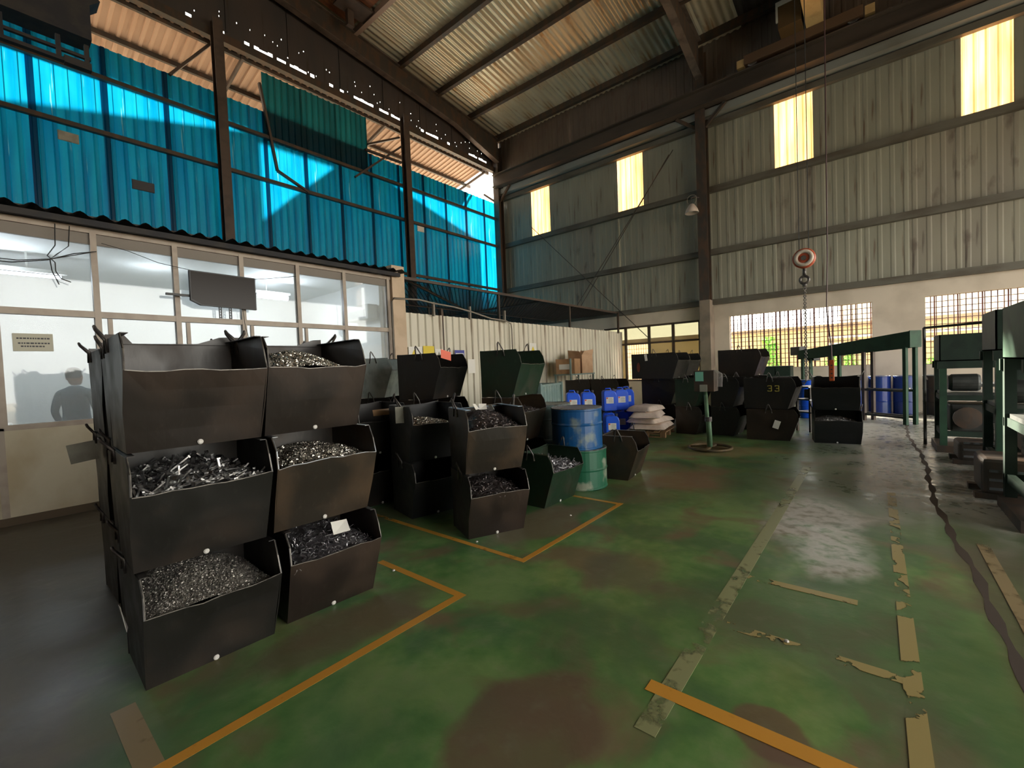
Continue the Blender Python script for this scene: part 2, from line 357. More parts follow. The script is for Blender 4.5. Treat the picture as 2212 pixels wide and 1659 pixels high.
# ------------------------------------------------------------------ ground, floor, floor lines
g = MB(); g.add([(-60, -60, -.06), (90, -60, -.06), (90, 90, -.06), (-60, 90, -.06)], [(0, 1, 2, 3)])
smesh(g, 'ground', mat('yard_ground', (.50, .44, .36), (.40, .35, .28), 1, rough=.9), 'pale yard ground outside the building')
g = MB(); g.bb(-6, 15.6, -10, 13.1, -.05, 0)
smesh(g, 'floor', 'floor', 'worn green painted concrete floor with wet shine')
_fl = [0]
def fline(x0, x1, y0, y1, mt, label):
    _fl[0] += 1; b = MB(); b.bb(x0, x1, y0, y1, .0002, .0006 + .00016 * _fl[0])
    o = b.obj('floor_line', mt); o['kind'] = 'structure'; o['label'] = label
fline(.33, 2.02, 2.14, 2.20, 'line_orange', 'bright orange floor line in front of the front bin stacks')
fline(1.965, 2.02, 2.20, 3.1, 'line_orange', 'orange floor line beside the front right bin stack')
fline(.31, .40, 2.20, 2.72, 'line_buff', 'wide buff floor line at the left corner of the front bay')
fline(.02, .08, 1.2, 2.3, 'line_buff', 'faded floor line at the lower left')
fline(2.63, 4.40, 2.13, 2.18, 'line_orange', 'orange floor line in front of the middle bins')
fline(2.63, 2.68, 2.18, 5.2, 'line_orange', 'orange floor line left of the middle bins')
fline(4.34, 4.39, 2.18, 2.85, 'line_orange', 'orange floor line right of the middle bins')
fline(1.66, 7.2, .70, .79, 'line_pale', 'long faded line along the walkway')
fline(1.89, 1.97, -.1, .84, 'line_orange', 'orange cross line nearest the camera')
fline(2.61, 2.68, -.1, .70, 'line_worn', 'second worn cross line')
fline(3.30, 3.37, .1, .70, 'line_worn', 'third worn cross line')
fline(1.5, 6.5, -.15, -.08, 'line_worn', 'broken line along the right of the walkway')
fline(3.2, 4.9, -.66, -.59, 'line_buff', 'buff line beside the machines')
b = MB(); px = []
for i in range(80):
    x = 2.4 + i * .14; px.append((x, -.48 + .03 * sin(x * 1.3) + .010 * sin(x * 5.3 + 1)))
for i in range(79):
    w0 = .022 + .012 * sin(i * 1.7); w1 = .022 + .012 * sin((i + 1) * 1.7)
    b.add([(px[i][0], px[i][1] - w0, .001), (px[i + 1][0], px[i + 1][1] - w1, .001), (px[i + 1][0], px[i + 1][1] + w1, .001), (px[i][0], px[i][1] + w0, .001)], [(0, 1, 2, 3)])
smesh(b, 'floor_joint', mat('dirty_joint', (.05, .032, .02), rough=.8), 'dark uneven joint running along the floor')

# ------------------------------------------------------------------ corrugated sheets
def corr_mesh(name, mt, w, h, pitch=.2, dep=.03, kind='trap', seg=6):
    """sheet in local x (0..w) / z (0..h), ribs towards -y"""
    b = MB(); pr = []
    n = max(1, round(w / pitch)); p = w / n
    for i in range(n):
        if kind == 'trap':
            for fx, dy in ((0, 0), (.56, 0), (.66, -dep), (.90, -dep)): pr.append((p * (i + fx), dy))
        else:
            for k in range(seg): pr.append((p * (i + k / seg), dep * .5 * cos(2 * pi * k / seg)))
    pr.append((w, pr[0][1] if kind != 'trap' else 0))
    vs = []; 
    for x, y in pr: vs += [(x, y, 0), (x, y, h)]
    b.add(vs, [(2 * i, 2 * i + 2, 2 * i + 3, 2 * i + 1) for i in range(len(pr) - 1)])
    return b.mesh(name, mt, smooth=(kind != 'trap'))

# right wall, plane x = 15.5; sheets run along y (local x -> -y so ribs face -x)
XR = 15.5; YB = 13.05
wr = struct('wall_right', 'grey corrugated steel wall above a plastered base')
tiers = [(3.47, 3.70), (7.15, 2.05), (9.18, 2.75)]
tm = [corr_mesh('sheet', 'sheet_grey', 1.06, h, .27, .008) for z, h in tiers[:2]] + [corr_mesh('sheet', 'sheet_rusty', 1.06, tiers[2][1], .27, .014)]
tp = corr_mesh('sheet', 'sheet_patch', 1.06, 3.70, .27, .008)
ym = corr_mesh('sheet', 'frp_yellow', 1.0, 2.05, .2, .02)
yel = [10.36, 6.34, 1.28, -2.55]
y = 13.36 - 1.0
ys = [10.36 + k for k in (2, 1, 0, -1, -2, -3, -4.02)] + [6.34 - 1.012 * k for k in (1, 2, 3, 4, 5)] + [.28 - .957 * k for k in (0, 1, 2, 3, 4)] + [-4.5 - k for k in range(6)]
for yy in ys:
    for (z, h), me in zip(tiers, tm):
        if abs(z - 7.15) < .1 and any(abs(yy - q) < .12 for q in yel): continue
        if z < 4 and any(abs(yy - q) < .1 for q in (1.28, -1.634, -2.591, 8.36)): me = tp
        o = link('sheet', me, wr, (XR + random.uniform(-.005, .005), yy + 1.03, z), -pi / 2)
for i, yy in enumerate(yel):
    o = link('window_%d' % (i + 1), ym, None, (XR + .02, yy + 1.0, 7.15), -pi / 2)
    o['kind'] = 'structure'; o['label'] = ['glowing yellow translucent wall panel nearest the corner', 'second glowing yellow wall panel from the corner', 'third glowing yellow wall panel, right of the steel column', 'largest glowing yellow wall panel at the upper right'][i]
# plastered base with openings  (y0,y1,z0,z1)
ops = [(4.55, 8.1, .9, 2.93), (.06, 3.62, 1.25, 2.95), (-4.6, -.99, 1.22, 2.95)]
b = MB(); T = .22
b.bb(XR - .02, XR + T, -10, 13.1, 2.95, 3.47); b.bb(XR - .02, XR + T, -10, 13.1, 0, .9)
yc = 13.1
for (a, c, z0, z1) in ops:
    b.bb(XR - .02, XR + T, c, yc, .9, 2.95); yc = a
    if z0 > .9: b.bb(XR - .02, XR + T, a, c, .9, z0)
    if z1 < 2.95: b.bb(XR - .02, XR + T, a, c, z1, 2.95)
b.bb(XR - .02, XR + T, -10, yc, .9, 2.95)
b.obj('plaster_base', 'white_wall', wr)
b = MB()
for (a, c, z0, z1) in ops[1:]: b.bb(XR - .03, XR + T + .02, a - .02, c + .02, z0 - .05, z0)
b.obj('sill', 'white_wall', wr)
# grilled windows
for wi, (a, c, z0, z1) in enumerate(ops[1:]):
    w = struct('window_%d' % (6 + wi), ['wide window opening with a dense rusty security grille', 'security grille window at the far right behind the green machines'][wi])
    b = MB(); n = int((c - a) / .105)
    for i in range(n + 1):
        yy = a + (c - a) * i / n
        b.bar((XR + .10, yy, z0), (XR + .10, yy, z1), .018)
        if (i % 3 == 0 and wi == 0) or i % 4 == 0: b.bar((XR + .17, yy + .03, z0), (XR + .17, yy + .03, z1), .026)
    k = 12
    for i in range(k + 1):
        zz = z0 + (z1 - z0) * i / k; b.bar((XR + .115, a, zz), (XR + .115, c, zz), .016)
    o = b.obj('grille', mat('rusty_grille', (.12, .05, .045), rough=.6), w); o['kind'] = 'stuff'
# framed window 5
w5 = struct('window_5', 'old steel framed window with dusty panes beside the partition')
a, c, z0, z1 = ops[0]
ysm = [4.55, 5.45, 6.32, 7.22, 8.1]
for yy in ysm:
    b = MB(); b.bb(XR + .02, XR + .09, yy - .045, yy + .045, z0, z1); b.obj('mullion', 'steel_dark', w5)
for zz in (z1 - .03, 2.28, z0 + .03):
    b = MB(); b.bb(XR + .03, XR + .08, a, c, zz - .035, zz + .035); b.obj('rail', 'steel_brown', w5)
for i in range(4):
    for (p, q) in ((z0 + .06, 2.245), (2.315, z1 - .06)):
        if i == 2 and q < 2.3: 
            b = MB()
            for k in range(9): b.bar((XR + .06, 6.37 + .09 * k, p), (XR + .06, 6.37 + .09 * k, q), .012)
            for k in range(9): b.bar((XR + .06, 6.36, p + .14 * k), (XR + .06, 7.18, p + .14 * k), .012)
            o = b.obj('grille', mat('rusty_grille2', (.30, .10, .07), rough=.6), w5); o['kind'] = 'stuff'; continue
        b = MB(); b.bb(XR + .05, XR + .056, ysm[i] + .045, ysm[i + 1] - .045, p, q); b.obj('pane', 'glass_dirty', w5)
# girts on right wall
for zz, hh in ((3.47, .16), (5.08, .17), (7.08, .17), (9.17, .16)):
    b = MB(); b.bb(XR - .19, XR - .03, -10, 12.9, zz - hh / 2 - .03, zz + hh / 2 - .02)
    smesh(b, 'girt', 'girt_grey', 'dark horizontal steel girt on the grey wall')
# columns on right wall
for yy in (4.23, 13.0 - .12, -4.4):
    c = struct('steel_column', 'dark steel column standing against the grey wall')
    b = MB(); b.bb(XR - .50, XR - .47, yy - .15, yy + .15, 3.5, 11.4); b.bb(XR - .20, XR - .175, yy - .15, yy + .15, 3.5, 11.4); b.bb(XR - .47, XR - .2, yy - .012, yy + .012, 3.5, 11.4)
    b.obj('shaft', 'steel_dark', c)
    b = MB(); b.bb(XR - .50, XR - .03, yy - .16, yy + .16, 0, 3.5); b.obj('encased_base', 'concrete', c)
    b = MB()
    for s in (-1, 1): b.bar((XR - .35, yy + s * .12, 9.0), (XR - .45, yy + s * .75, 9.5), .09, .09)
    b.obj('knee_brace', 'steel_dark', c)
# crane rail beam
b = MB(); b.bb(14.78, 15.10, -10, 12.9, 9.52, 9.56); b.bb(14.78, 15.10, -10, 12.9, 10.02, 10.06); b.bb(14.93, 14.955, -10, 12.9, 9.56, 10.02); b.bb(14.91, 14.97, -10, 12.9, 10.06, 10.12)
smesh(b, 'crane_rail_beam', mat('crane_beam_paint', (.075, .056, .042), (.05, .038, .03), 2, rough=.55, sc=(1, .3, 1)), 'long brown crane runway beam along the grey wall')
b = MB(); b.bb(15.12, 15.47, -10, 12.9, 9.28, 9.30); b.bb(15.12, 15.14, -10, 12.9, 9.30, 9.5)
smesh(b, 'gutter', mat('pale_gutter', (.26, .27, .25), (.19, .18, .15), 1, rough=.4, sc=(1, .4, 1)), 'pale sheet gutter under the crane runway beam')
# wall bracing rods
for A, B_ in (((15.3, 11.25, 7.55), (15.3, 6.2, 2.4)), ((15.3, 5.2, 8.7), (15.3, 9.3, 3.75)), ((15.33, 5.35, 8.6), (15.33, 9.1, 3.75))):
    b = MB(); b.tube([A, B_], .014, 6); smesh(b, 'brace_rod', 'steel_dark', 'thin diagonal bracing rod on the grey wall')

# ------------------------------------------------------------------ left gable wall: blue translucent sheets, plane y = 13.05
wl = struct('wall_left', 'tall wall of blue translucent corrugated sheets')
bm_ = corr_mesh('sheet', 'frp_blue', 1.235, 5.75, .19, .03)
bm2 = corr_mesh('sheet', 'frp_blue', 1.235, 3.6, .19, .03)
for i in range(-5, 14):
    x0 = .92 + 1.115 * i
    if x0 > 15.3: continue
    link('sheet', bm_, wl, (x0, YB + (.012 if i % 2 else 0), 3.2))
    link('sheet', bm2, wl, (x0 + .02, YB + .03 + (.012 if i % 2 else 0), 0))
hm = corr_mesh('sheet', 'frp_blue_dirty', 1.10, 1.85, .19, .03)
hp = thing('hanging_panel', 'loose blue sheet panel hanging over the wall opening beside the left column', 'panel', (0, 0, 0))
for i in range(3): link('sheet', hm, hp, (5.38 + 1.08 * i, YB - .10 + .012 * i, [8.12, 8.16, 8.20][i]))
# girts
for zz in (5.1, 7.02, 8.22):
    b = MB(); b.bb(-6, 15.3, YB - .15, YB - .05, zz - .05, zz + .04)
    smesh(b, 'girt', 'steel_dark', 'dark horizontal girt across the blue sheets')
for zz in (10.42,):
    b = MB(); b.bb(-6, 15.3, YB - .16, YB + .02, zz - .16, zz + .05)
    smesh(b, 'eave_beam', 'steel_dark', 'dark beam above the opening over the blue wall')
for xc in (4.28, 10.05, -1.5):
    c = struct('steel_column', 'rusty steel column standing against the blue wall')
    b = MB(); b.bb(xc - .11, xc + .11, YB - .42, YB - .40, 0, 10.6); b.bb(xc - .11, xc + .11, YB - .2, YB - .18, 0, 10.6); b.bb(xc - .01, xc + .01, YB - .4, YB - .2, 0, 10.6)
    b.obj('shaft', 'steel_brown', c)
for A, B_ in (((8.05, 12.85, 7.9), (9.95, 12.85, 9.55)), ((8.5, 12.9, 8.95), (9.95, 12.9, 9.0)), ((8.6, 12.9, 9.15), (9.9, 12.9, 9.85)), ((3.3, 13.0, 8.9), (4.2, 13.0, 10.1)), ((5.3, 12.9, 9.6), (5.65, 12.9, 7.35)), ((5.65, 12.9, 7.35), (6.5, 12.9, 7.0))):
    b = MB(); b.bar(A, B_, .09, .06); smesh(b, 'brace', 'steel_brown', 'diagonal steel brace on the blue wall')
# eave purlins of the outside canopy + canopy sheets
cn = struct('canopy', 'buff corrugated canopy outside the opening above the blue wall')
cm = corr_mesh('sheet', 'sheet_canopy', 1.05, 2.62, .21, .035)
for i in range(-6, 13):
    x0 = 1.0 + 1.04 * i
    if x0 + 1.0 > 15.0: continue
    o = link('sheet', cm, cn, (x0, 15.55, 9.88)); o.rotation_euler = (radians(79.5) - pi / 2 + pi / 2, 0, 0)
for yy, zz in ((14.35, 10.05), (15.5, 9.80), (13.2, 10.30)):
    b = MB(); b.bb(-6, 14.9, yy - .04, yy + .04, zz - .10, zz + .02); b.obj('purlin', 'steel_dark', cn)
for xx in (.5, 5.0, 9.5, 14.6):
    b = MB(); b.bar((xx, 13.1, 10.22), (xx, 15.5, 9.75), .06, .1); b.obj('rafter', 'steel_brown', cn)
# gable cladding above the beam with chinks of daylight
b = MB()
bright = [(5.05, 5.75), (5.85, 6.75), (6.9, 7.02), (7.3, 7.6), (7.8, 8.0), (8.25, 8.95), (9.2, 9.45), (9.5, 9.9), (10.0, 10.2), (10.9, 11.1), (11.3, 11.9), (12.4, 12.6), (12.9, 13.05), (3.75, 3.86), (4.35, 4.6), (13.6, 14.6)]
x = -6.0; ztop = 14.5
def gz(x): return 11.85 + .12 * (15.2 - x)
while x < 15.45:
    x1 = x + .12; xm = x + .06
    z0 = 10.45
    if any(p <= xm <= q for p, q in bright) and random.random() < .86: z0 = 10.635 + random.uniform(0, .035)
    zc = z0
    for k in range(5):
        zn = zc + .12
        near = any(p - .3 <= xm <= q + .3 for p, q in bright)
        if k > 0 and zc > 10.56 and random.random() < (.13 if near else .012):
            w = random.uniform(.007, .018); xs = x + random.uniform(.01, .07)
            b.add([(x, YB, zc), (xs, YB, zc), (xs, YB, zn), (x, YB, zn)], [(0, 1, 2, 3)]); b.add([(xs + w, YB, zc), (x1, YB, zc), (x1, YB, zn), (xs + w, YB, zn)], [(0, 1, 2, 3)])
            b.add([(xs, YB, zc), (xs + w, YB, zc), (xs + w, YB, zc + .085), (xs, YB, zc + .085)], [(0, 1, 2, 3)])
        else: b.add([(x, YB, zc), (x1, YB, zc), (x1, YB, zn), (x, YB, zn)], [(0, 1, 2, 3)])
        zc = zn
    zt = gz(x)
    b.add([(x, YB, zc), (x1, YB, zc), (x1, YB, gz(x1)), (x, YB, zt)], [(0, 1, 2, 3)])
    x = x1
b.obj('gable_sheet', 'sheet_dark', wl)
for k in range(8):
    b = MB(); x0 = 3.0 + k * 1.6; b.bb(x0, x0 + .03, YB - .03, YB, 10.65, gz(x0)); b.obj('sheet_lap', 'sheet_dark', wl)

# ------------------------------------------------------------------ roof
def rz_(x): return 11.62 + .12 * (15.2 - x)
ce = struct('ceiling', 'shallow pitched roof of galvanised corrugated sheets')
sl = sqrt(1 + .12 ** 2) * 21.8
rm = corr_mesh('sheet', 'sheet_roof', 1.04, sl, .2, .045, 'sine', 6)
rm2 = corr_mesh('sheet', 'sheet_dark', 1.04, sl, .2, .045, 'sine', 6)  # dark copy for the unlit near bays, shade put into the sheet colour
ang = math.atan(.12)
k = 0; y = 12.9
yy = 13.1
while yy > -10:
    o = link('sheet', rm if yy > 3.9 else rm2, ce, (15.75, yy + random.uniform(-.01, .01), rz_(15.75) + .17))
    # local x -> -y, local z -> up the slope (-x), local y -> down
    X = Vector((0, -1, 0)); Z = Vector((-cos(ang), 0, sin(ang))); Y = Z.cross(X)
    o.rotation_euler = Matrix((X, Y, Z)).transposed().to_euler()
    yy -= 1.0
for i, xx in enumerate((15.05, 13.35, 11.65, 9.95, 8.25, 6.5, 4.8, 3.0, 1.2, -.6, -2.4)):
    z = rz_(xx); b = MB()
    b.bb(xx - .04, xx + .04, -10, YB - .1, z - .06, z + .16); b.bb(xx - .08, xx + .06, -10, YB - .1, z - .075, z - .055)
    smesh(b, 'purlin', 'steel_dark' if i != 4 else mat('buff_purlin', (.36, .26, .21), rough=.5), 'dark roof purlin under the galvanised sheets' if i != 4 else 'buff roof purlin among the dark ones')
# rafters: plain I sections with haunch
def rafter(y, label, d=.62):
    r = struct('roof_rafter', label)
    b = MB()
    def zz(x): return rz_(x) - .06
    def dd(x): return d + max(0, (x - 12.5)) * .14
    xs = [15.0, 12.5, 8, 4, 0, -5.5]
    for i in range(5):
        xa, xb = xs[i], xs[i + 1]
        b.add([(xa, y - .01, zz(xa)), (xb, y - .01, zz(xb)), (xb, y - .01, zz(xb) - dd(xb)), (xa, y - .01, zz(xa) - dd(xa)),
               (xa, y + .01, zz(xa)), (xb, y + .01, zz(xb)), (xb, y + .01, zz(xb) - dd(xb)), (xa, y + .01, zz(xa) - dd(xa))],
              [(0, 1, 2, 3), (4, 7, 6, 5), (0, 4, 5, 1), (3, 2, 6, 7), (0, 3, 7, 4), (1, 5, 6, 2)])
    b.obj('web', 'steel_dark', r)
    b = MB()
    for i in range(5):
        xa, xb = xs[i], xs[i + 1]
        b.bar((xa, y, zz(xa) - dd(xa)), (xb, y, zz(xb) - dd(xb)), .22, .02); b.bar((xa, y, zz(xa)), (xb, y, zz(xb)), .22, .02)
    b.obj('flange', mat('brown_flange', (.13, .10, .08), (.07, .055, .045), 3, rough=.5), r)
rafter(12.72, 'deep steel rafter along the blue gable wall')
rafter(4.23, 'deep steel rafter over the middle column', .75)
rafter(-4.4, 'deep steel rafter at the near end')
b = MB(); b.bb(7.55, 7.75, 12.0, 12.14, 12.0, 13.2); b.bb(7.2, 8.3, 11.6, 12.2, 12.45, 12.5)
smesh(b, 'roof_hanger', 'steel_brown', 'rusty vertical hanger under the upper roof')
b = MB()
for k in range(3): b.plate([(8.1, 11.2 + .5 * k, rz_(8.1) + .10), (5.2, 11.2 + .5 * k, rz_(5.2) + .10), (5.2, 11.66 + .5 * k, rz_(5.2) + .10), (8.1, 11.66 + .5 * k, rz_(8.1) + .10)], .01)
smesh(b, 'roof_patch', mat('orange_rust_sheet', (.34, .13, .06), (.22, .09, .05), 3, rough=.7, sc=(1, 4, 1)), 'rust-orange patch sheets under the upper roof')
# rear and west walls (behind the camera): lower half of the south side is open to daylight
b = MB(); b.bb(-6, 15.6, -10.05, -10, 5.8, 14.4); b.bb(-6, -1.0, -10.05, -10, 0, 5.8); smesh(b, 'wall_back', 'sheet_rusty', 'corrugated wall above the open bay door')
b = MB(); b.bb(-6.05, -6, -10, 13.1, 0, 14.4); smesh(b, 'wall_rear', 'sheet_rusty', 'corrugated wall at the near end')

# ------------------------------------------------------------------ outside: neighbours, yard wall, plants
def house(name, label, outline, y0, y1, mt='tan_block'):
    b = MB(); n = len(outline)
    vs = [(x, y0, z) for x, z in outline] + [(x, y1, z) for x, z in outline]
    b.add(vs, [tuple(range(n)), tuple(range(n, 2 * n))[::-1]] + [(i, i + n, (i + 1) % n + n, (i + 1) % n) for i in range(n)])
    o = b.obj(name, mt); tag(o, label, 'building', kind='structure')
house('neighbour_shed', 'shed with a sloping roof standing beyond the blue wall', [(-12, 0), (9.45, 0), (9.45, 11.15), (9.45, 12.3), (9.4, 12.52), (4.7, 11.39), (-12, 7.5)], 20, 30)
house('neighbour_house', 'gabled house standing beyond the blue wall', [(10.2, 0), (18.2, 0), (18.2, 11.3), (12.2, 12.85), (10.2, 10.95)], 20.0, 29)
b = MB(); b.bar((9.3, 20, 12.45), (12.0, 20, 12.5), .1, .32); tag(b.obj('eave_board', 'white_paint'), kind='structure')
yw = struct('yard_wall', 'tan block yard wall with a pale coping outside the grilled windows')
b = MB(); b.bb(19.5, 19.75, -14, 13, -.05, 2.55); b.obj('blockwork', 'tan_block', yw)
b = MB(); b.bb(19.35, 19.9, -14, 13, 2.55, 2.68); b.obj('coping', 'concrete', yw)
b = MB(); b.bb(19.6, 19.7, -14, 1.0, 2.68, 3.4); b.obj('parapet', 'white_paint', yw)
for zz in (1.95, 2.2): 
    b = MB(); b.tube([(19.4, -14, zz), (19.4, 1.3, zz)], .05, 8); b.obj('pipe', 'white_paint', yw)
def bush(name, label, cx, cy, h, r, n):
    b = MB()
    for i in range(n):
        a = random.uniform(0, 2 * pi); t = random.random(); rr = r * (1 - t * .55) * sqrt(random.random())
        p = Vector((cx + rr * cos(a), cy + rr * sin(a) * 1.3, .05 + t * h)); s = random.uniform(.04, .09)
        d1 = Vector((random.gauss(0, 1), random.gauss(0, 1), random.gauss(0, 1))).normalized() * s; d2 = Vector((random.gauss(0, 1), random.gauss(0, 1), random.gauss(0, .6))).normalized() * s * .6
        b.add([p - d1, p + d2, p + d1, p - d2], [(0, 1, 2, 3)])
    t = thing(name, label, 'plant', (0, 0, 0))
    o = b.obj('foliage', 'leaf', t); o['kind'] = 'stuff'
    b = MB(); b.tube([(cx, cy, -.05), (cx + .03, cy, h * .8)], [.03, .012], 6); b.obj('stem', 'wood', t)
bush('shrub', 'tall leafy green shrub outside the wide grilled window', 18.9, 3.05, 2.3, .42, 900)
bush('shrub', 'low green shrub outside, right half of the wide grilled window', 18.6, .9, 1.55, .65, 900)
bush('shrub', 'low green shrub outside the far right grilled window', 18.6, -1.6, 1.35, .65, 700)

# ------------------------------------------------------------------ office
OY = 7.4
of = struct('window_8', 'glazed office front in cream aluminium frames')
mx = [-3.1, -2.3, -1.5, -.68, .16, .985, 1.80, 2.62, 3.46, 4.29, 5.22]
zt, zm, zs = 3.40, 2.42, 1.08
b = MB(); b.bb(-6, 5.28, OY - .03, OY + .06, zt - .03, zt + .04); b.obj('head_rail', 'cream_frame', of)
b = MB(); b.bb(-6, 5.28, OY + .0, OY + .05, zt - .16, zt - .03); b.obj('head_panel', mat('dark_head_board', (.22, .19, .16), rough=.6), of)  # board in a darker tone than the frames
b = MB(); b.bb(-6, 5.28, OY - .03, OY + .06, zm - .075, zm + .0); b.obj('mid_rail', 'cream_frame', of)
b = MB(); b.bb(-6, 5.28, OY - .03, OY + .06, zs - .03, zs + .03); b.obj('sill_rail', 'cream_frame', of)
for i, x in enumerate(mx):
    b = MB(); b.bb(x - .03, x + .03, OY - .035, OY + .055, zs, zt); b.obj('mullion', 'cream_frame', of)
    if 4 < i < 9:
        for xo in (.09, ):
            b = MB(); b.bb(x + xo, x + xo + .045, OY - .01, OY + .04, zs + .03, zm - .08); b.obj('sash_stile', 'cream_frame', of)
for i in range(len(mx) - 1):
    for p, q in ((zs + .03, zm - .08), (zm, zt - .16)):
        b = MB(); b.bb(mx[i] + .03, mx[i + 1] - .03, OY + .01, OY + .016, p, q); b.obj('pane', 'glass', of)
b = MB(); b.bb(-6, 5.28, OY - .02, OY + .12, 0, zs - .03)
smesh(b, 'wall_office', 'cream_wall', 'low stained cream wall under the office windows')
b = MB(); b.bb(-6, 5.25, OY - .035, OY - .02, 0, .09)
smesh(b, 'baseboard_office', mat('dirty_skirting', (.10, .07, .04), rough=.7), 'dirty dark band at the foot of the office wall')
for x in (.13, ): 
    b = MB(); b.bb(x - .03, x + .03, OY - .03, OY, 0, zs); smesh(b, 'trim_1', 'cream_frame', 'cream upright on the low office wall')
b = MB(); b.bb(5.28, 5.58, OY - .08, OY + .25, 0, 3.66)
smesh(b, 'pilaster', mat('cream_pilaster', (.62, .48, .34), (.54, .41, .28), 3, rough=.7), 'cream concrete pilaster at the end of the office')
b = MB(); b.bb(-6, 5.28, 10.9, 11.0, 0, 3.6); b.bb(5.2, 5.28, OY + .26, 11, 0, 3.6); b.bb(-6, -5.9, OY + .1, 11, 0, 3.6)
smesh(b, 'wall_office_inner', 'office_white', 'white inner walls of the office')
b = MB(); b.bb(-6, 5.28, OY + .07, 11, 3.4, 3.44)
smesh(b, 'ceiling_office', 'office_white', 'white office ceiling')
orf = struct('office_roof', 'dark corrugated lean-to roof over the office')
om = corr_mesh('sheet', 'steel_black', 1.0, 5.9, .2, .06, 'sine', 6)
for i in range(12):
    o = link('sheet', om, orf, (-6.3 + .98 * i, OY - .28, 3.52)); o.rotation_euler = (radians(-86), 0, 0)
b = MB(); b.bb(-6, 5.4, OY - .2, OY - .14, 3.42, 3.49); b.obj('fascia', 'steel_black', orf)
# office lamps
lt = thing('tube_lamp', 'lit fluorescent tube inside the office at the far left', 'lamp', (0, 0, 0))
b = MB(); b.tube([(-.55, 9.0, 3.08), (.84, 9.0, 3.08)], .022, 10); b.obj('tube', 'tube_light', lt)
b = MB(); b.bb(-.6, .9, 8.97, 9.03, 3.12, 3.17); b.obj('batten', 'white_paint', lt)
for q_ in (-.3, .5): b = MB(); b.bb(q_, q_ + .02, 8.99, 9.01, 3.17, 3.4); b.obj('hanger', 'white_paint', lt)
lt = thing('globe_lamp', 'bright white lamp shining behind the wall television', 'lamp', (0, 0, 0))
b = MB(); b.tube([(3.45, 9.0, 3.10), (4.0, 9.0, 3.10)], .045, 12); b.obj('tube', 'bulb', lt)
b = MB(); b.bb(3.35, 4.05, 8.97, 9.03, 3.16, 3.2); b.bb(3.6, 3.62, 8.99, 9.01, 3.2, 3.4); b.obj('batten', 'white_paint', lt)
for lx, ly, e in ((0.2, 8.9, 40), (3.7, 8.9, 55), (1.9, 9.0, 24), (-3, 9, 35)):
    L_ = bpy.data.lights.new('office_light', 'POINT'); L_.energy = e; L_.shadow_soft_size = .04; L_.color = (.86, .93, 1.0)
    lo = bpy.data.objects.new('office_light', L_); COL.objects.link(lo); lo.location = (lx, ly, 2.98)
# air conditioner, notice, furniture inside
ac = thing('air_conditioner', 'white air conditioner on the inner end wall of the office', 'air conditioner', (5.05, 8.1, 2.62))
b = MB(); b.bb(-.11, .14, -.42, .42, 0, .30); b.obj('body', 'white_paint', ac, bevel=.03)
b = MB(); b.bb(-.12, -.1, -.3, .3, .04, .2); b.obj('grille', mat('ac_grille', (.35, .38, .38), rough=.5), ac)
nt_ = thing('notice', 'pale notice stuck on the office glass at the far left', 'notice', (0, 0, 0))
b = MB(); b.bb(.27, .585, OY - .012, OY - .008, 1.93, 2.13); b.obj('sheet', mat('cream_paper', (.55, .53, .42), rough=.7), nt_)
b = MB()
for zz, xa, xb in ((2.075, .30, .54), (2.02, .31, .55), (1.985, .33, .52)):
    x = xa
    while x < xb:
        w = random.uniform(.01, .03); b.bb(x, x + w, OY - .0135, OY - .012, zz - .008, zz + .008); x += w + .006
b.obj('print', 'ink_dark', nt_)['kind'] = 'stuff'
b = MB(); b.bb(4.62, 4.87, OY - .012, OY - .008, 1.62, 1.80); tag(b.obj('notice', mat('pink_notice', (.62, .46, .44), rough=.7)), 'pink notice on the office glass beside the pilaster', 'notice')
dk = thing('office_desk', 'pale desk inside the office behind the glass', 'desk', (0, 0, 0))
b = MB(); b.bb(-2.6, .3, 9.4, 10.2, .95, 1.0); b.obj('top', 'office_white', dk)
for x in (-2.5, .2): b = MB(); b.bb(x - .03, x + .03, 9.45, 10.1, 0, .95); b.obj('leg', 'office_white', dk)
# television on the office front
tv = thing('television', 'black television panel bracketed to the office frames', 'television', (2.33, 7.22, 2.80), radians(2))
b = MB(); b.add([(-.42, 0, -.17), (-.30, 0, -.23), (.42, 0, -.24), (.42, 0, .24), (-.42, 0, .24), (-.42, .05, -.17), (-.30, .05, -.23), (.42, .05, -.24), (.42, .05, .24), (-.42, .05, .24)],
    [(0, 1, 2, 3, 4), (9, 8, 7, 6, 5), (0, 5, 6, 1), (1, 6, 7, 2), (2, 7, 8, 3), (3, 8, 9, 4), (4, 9, 5, 0)])
b.obj('body', 'tv_body', tv)
b = MB(); b.add([(-.405, -.004, -.15), (-.29, -.004, -.215), (.405, -.004, -.235), (.405, -.004, .225), (-.405, -.004, .225)], [(0, 1, 2, 3, 4)])
b.obj('screen', 'tv_screen', tv)
b = MB(); b.bb(-.68, -.4, .04, .08, -.12, -.09); b.obj('arm', 'tv_body', tv)
for xx in (-.05, .08):
    b = MB(); b.bb(xx - .018, xx - .008, .05, .07, -.39, -.2); b.bb(xx + .008, xx + .018, .05, .07, -.39, -.2)
    for k in range(5): b.bb(xx - .01, xx + .01, .05, .07, -.385 + k * .04, -.375 + k * .04)
    b.obj('bracket', 'tv_body', tv)
b = MB(); b.tube([(.25, .06, -.25), (.27, .06, -.5), (.33, .05, -.75), (.30, .04, -.9)], .004, 5); b.obj('cable', 'wire', tv)
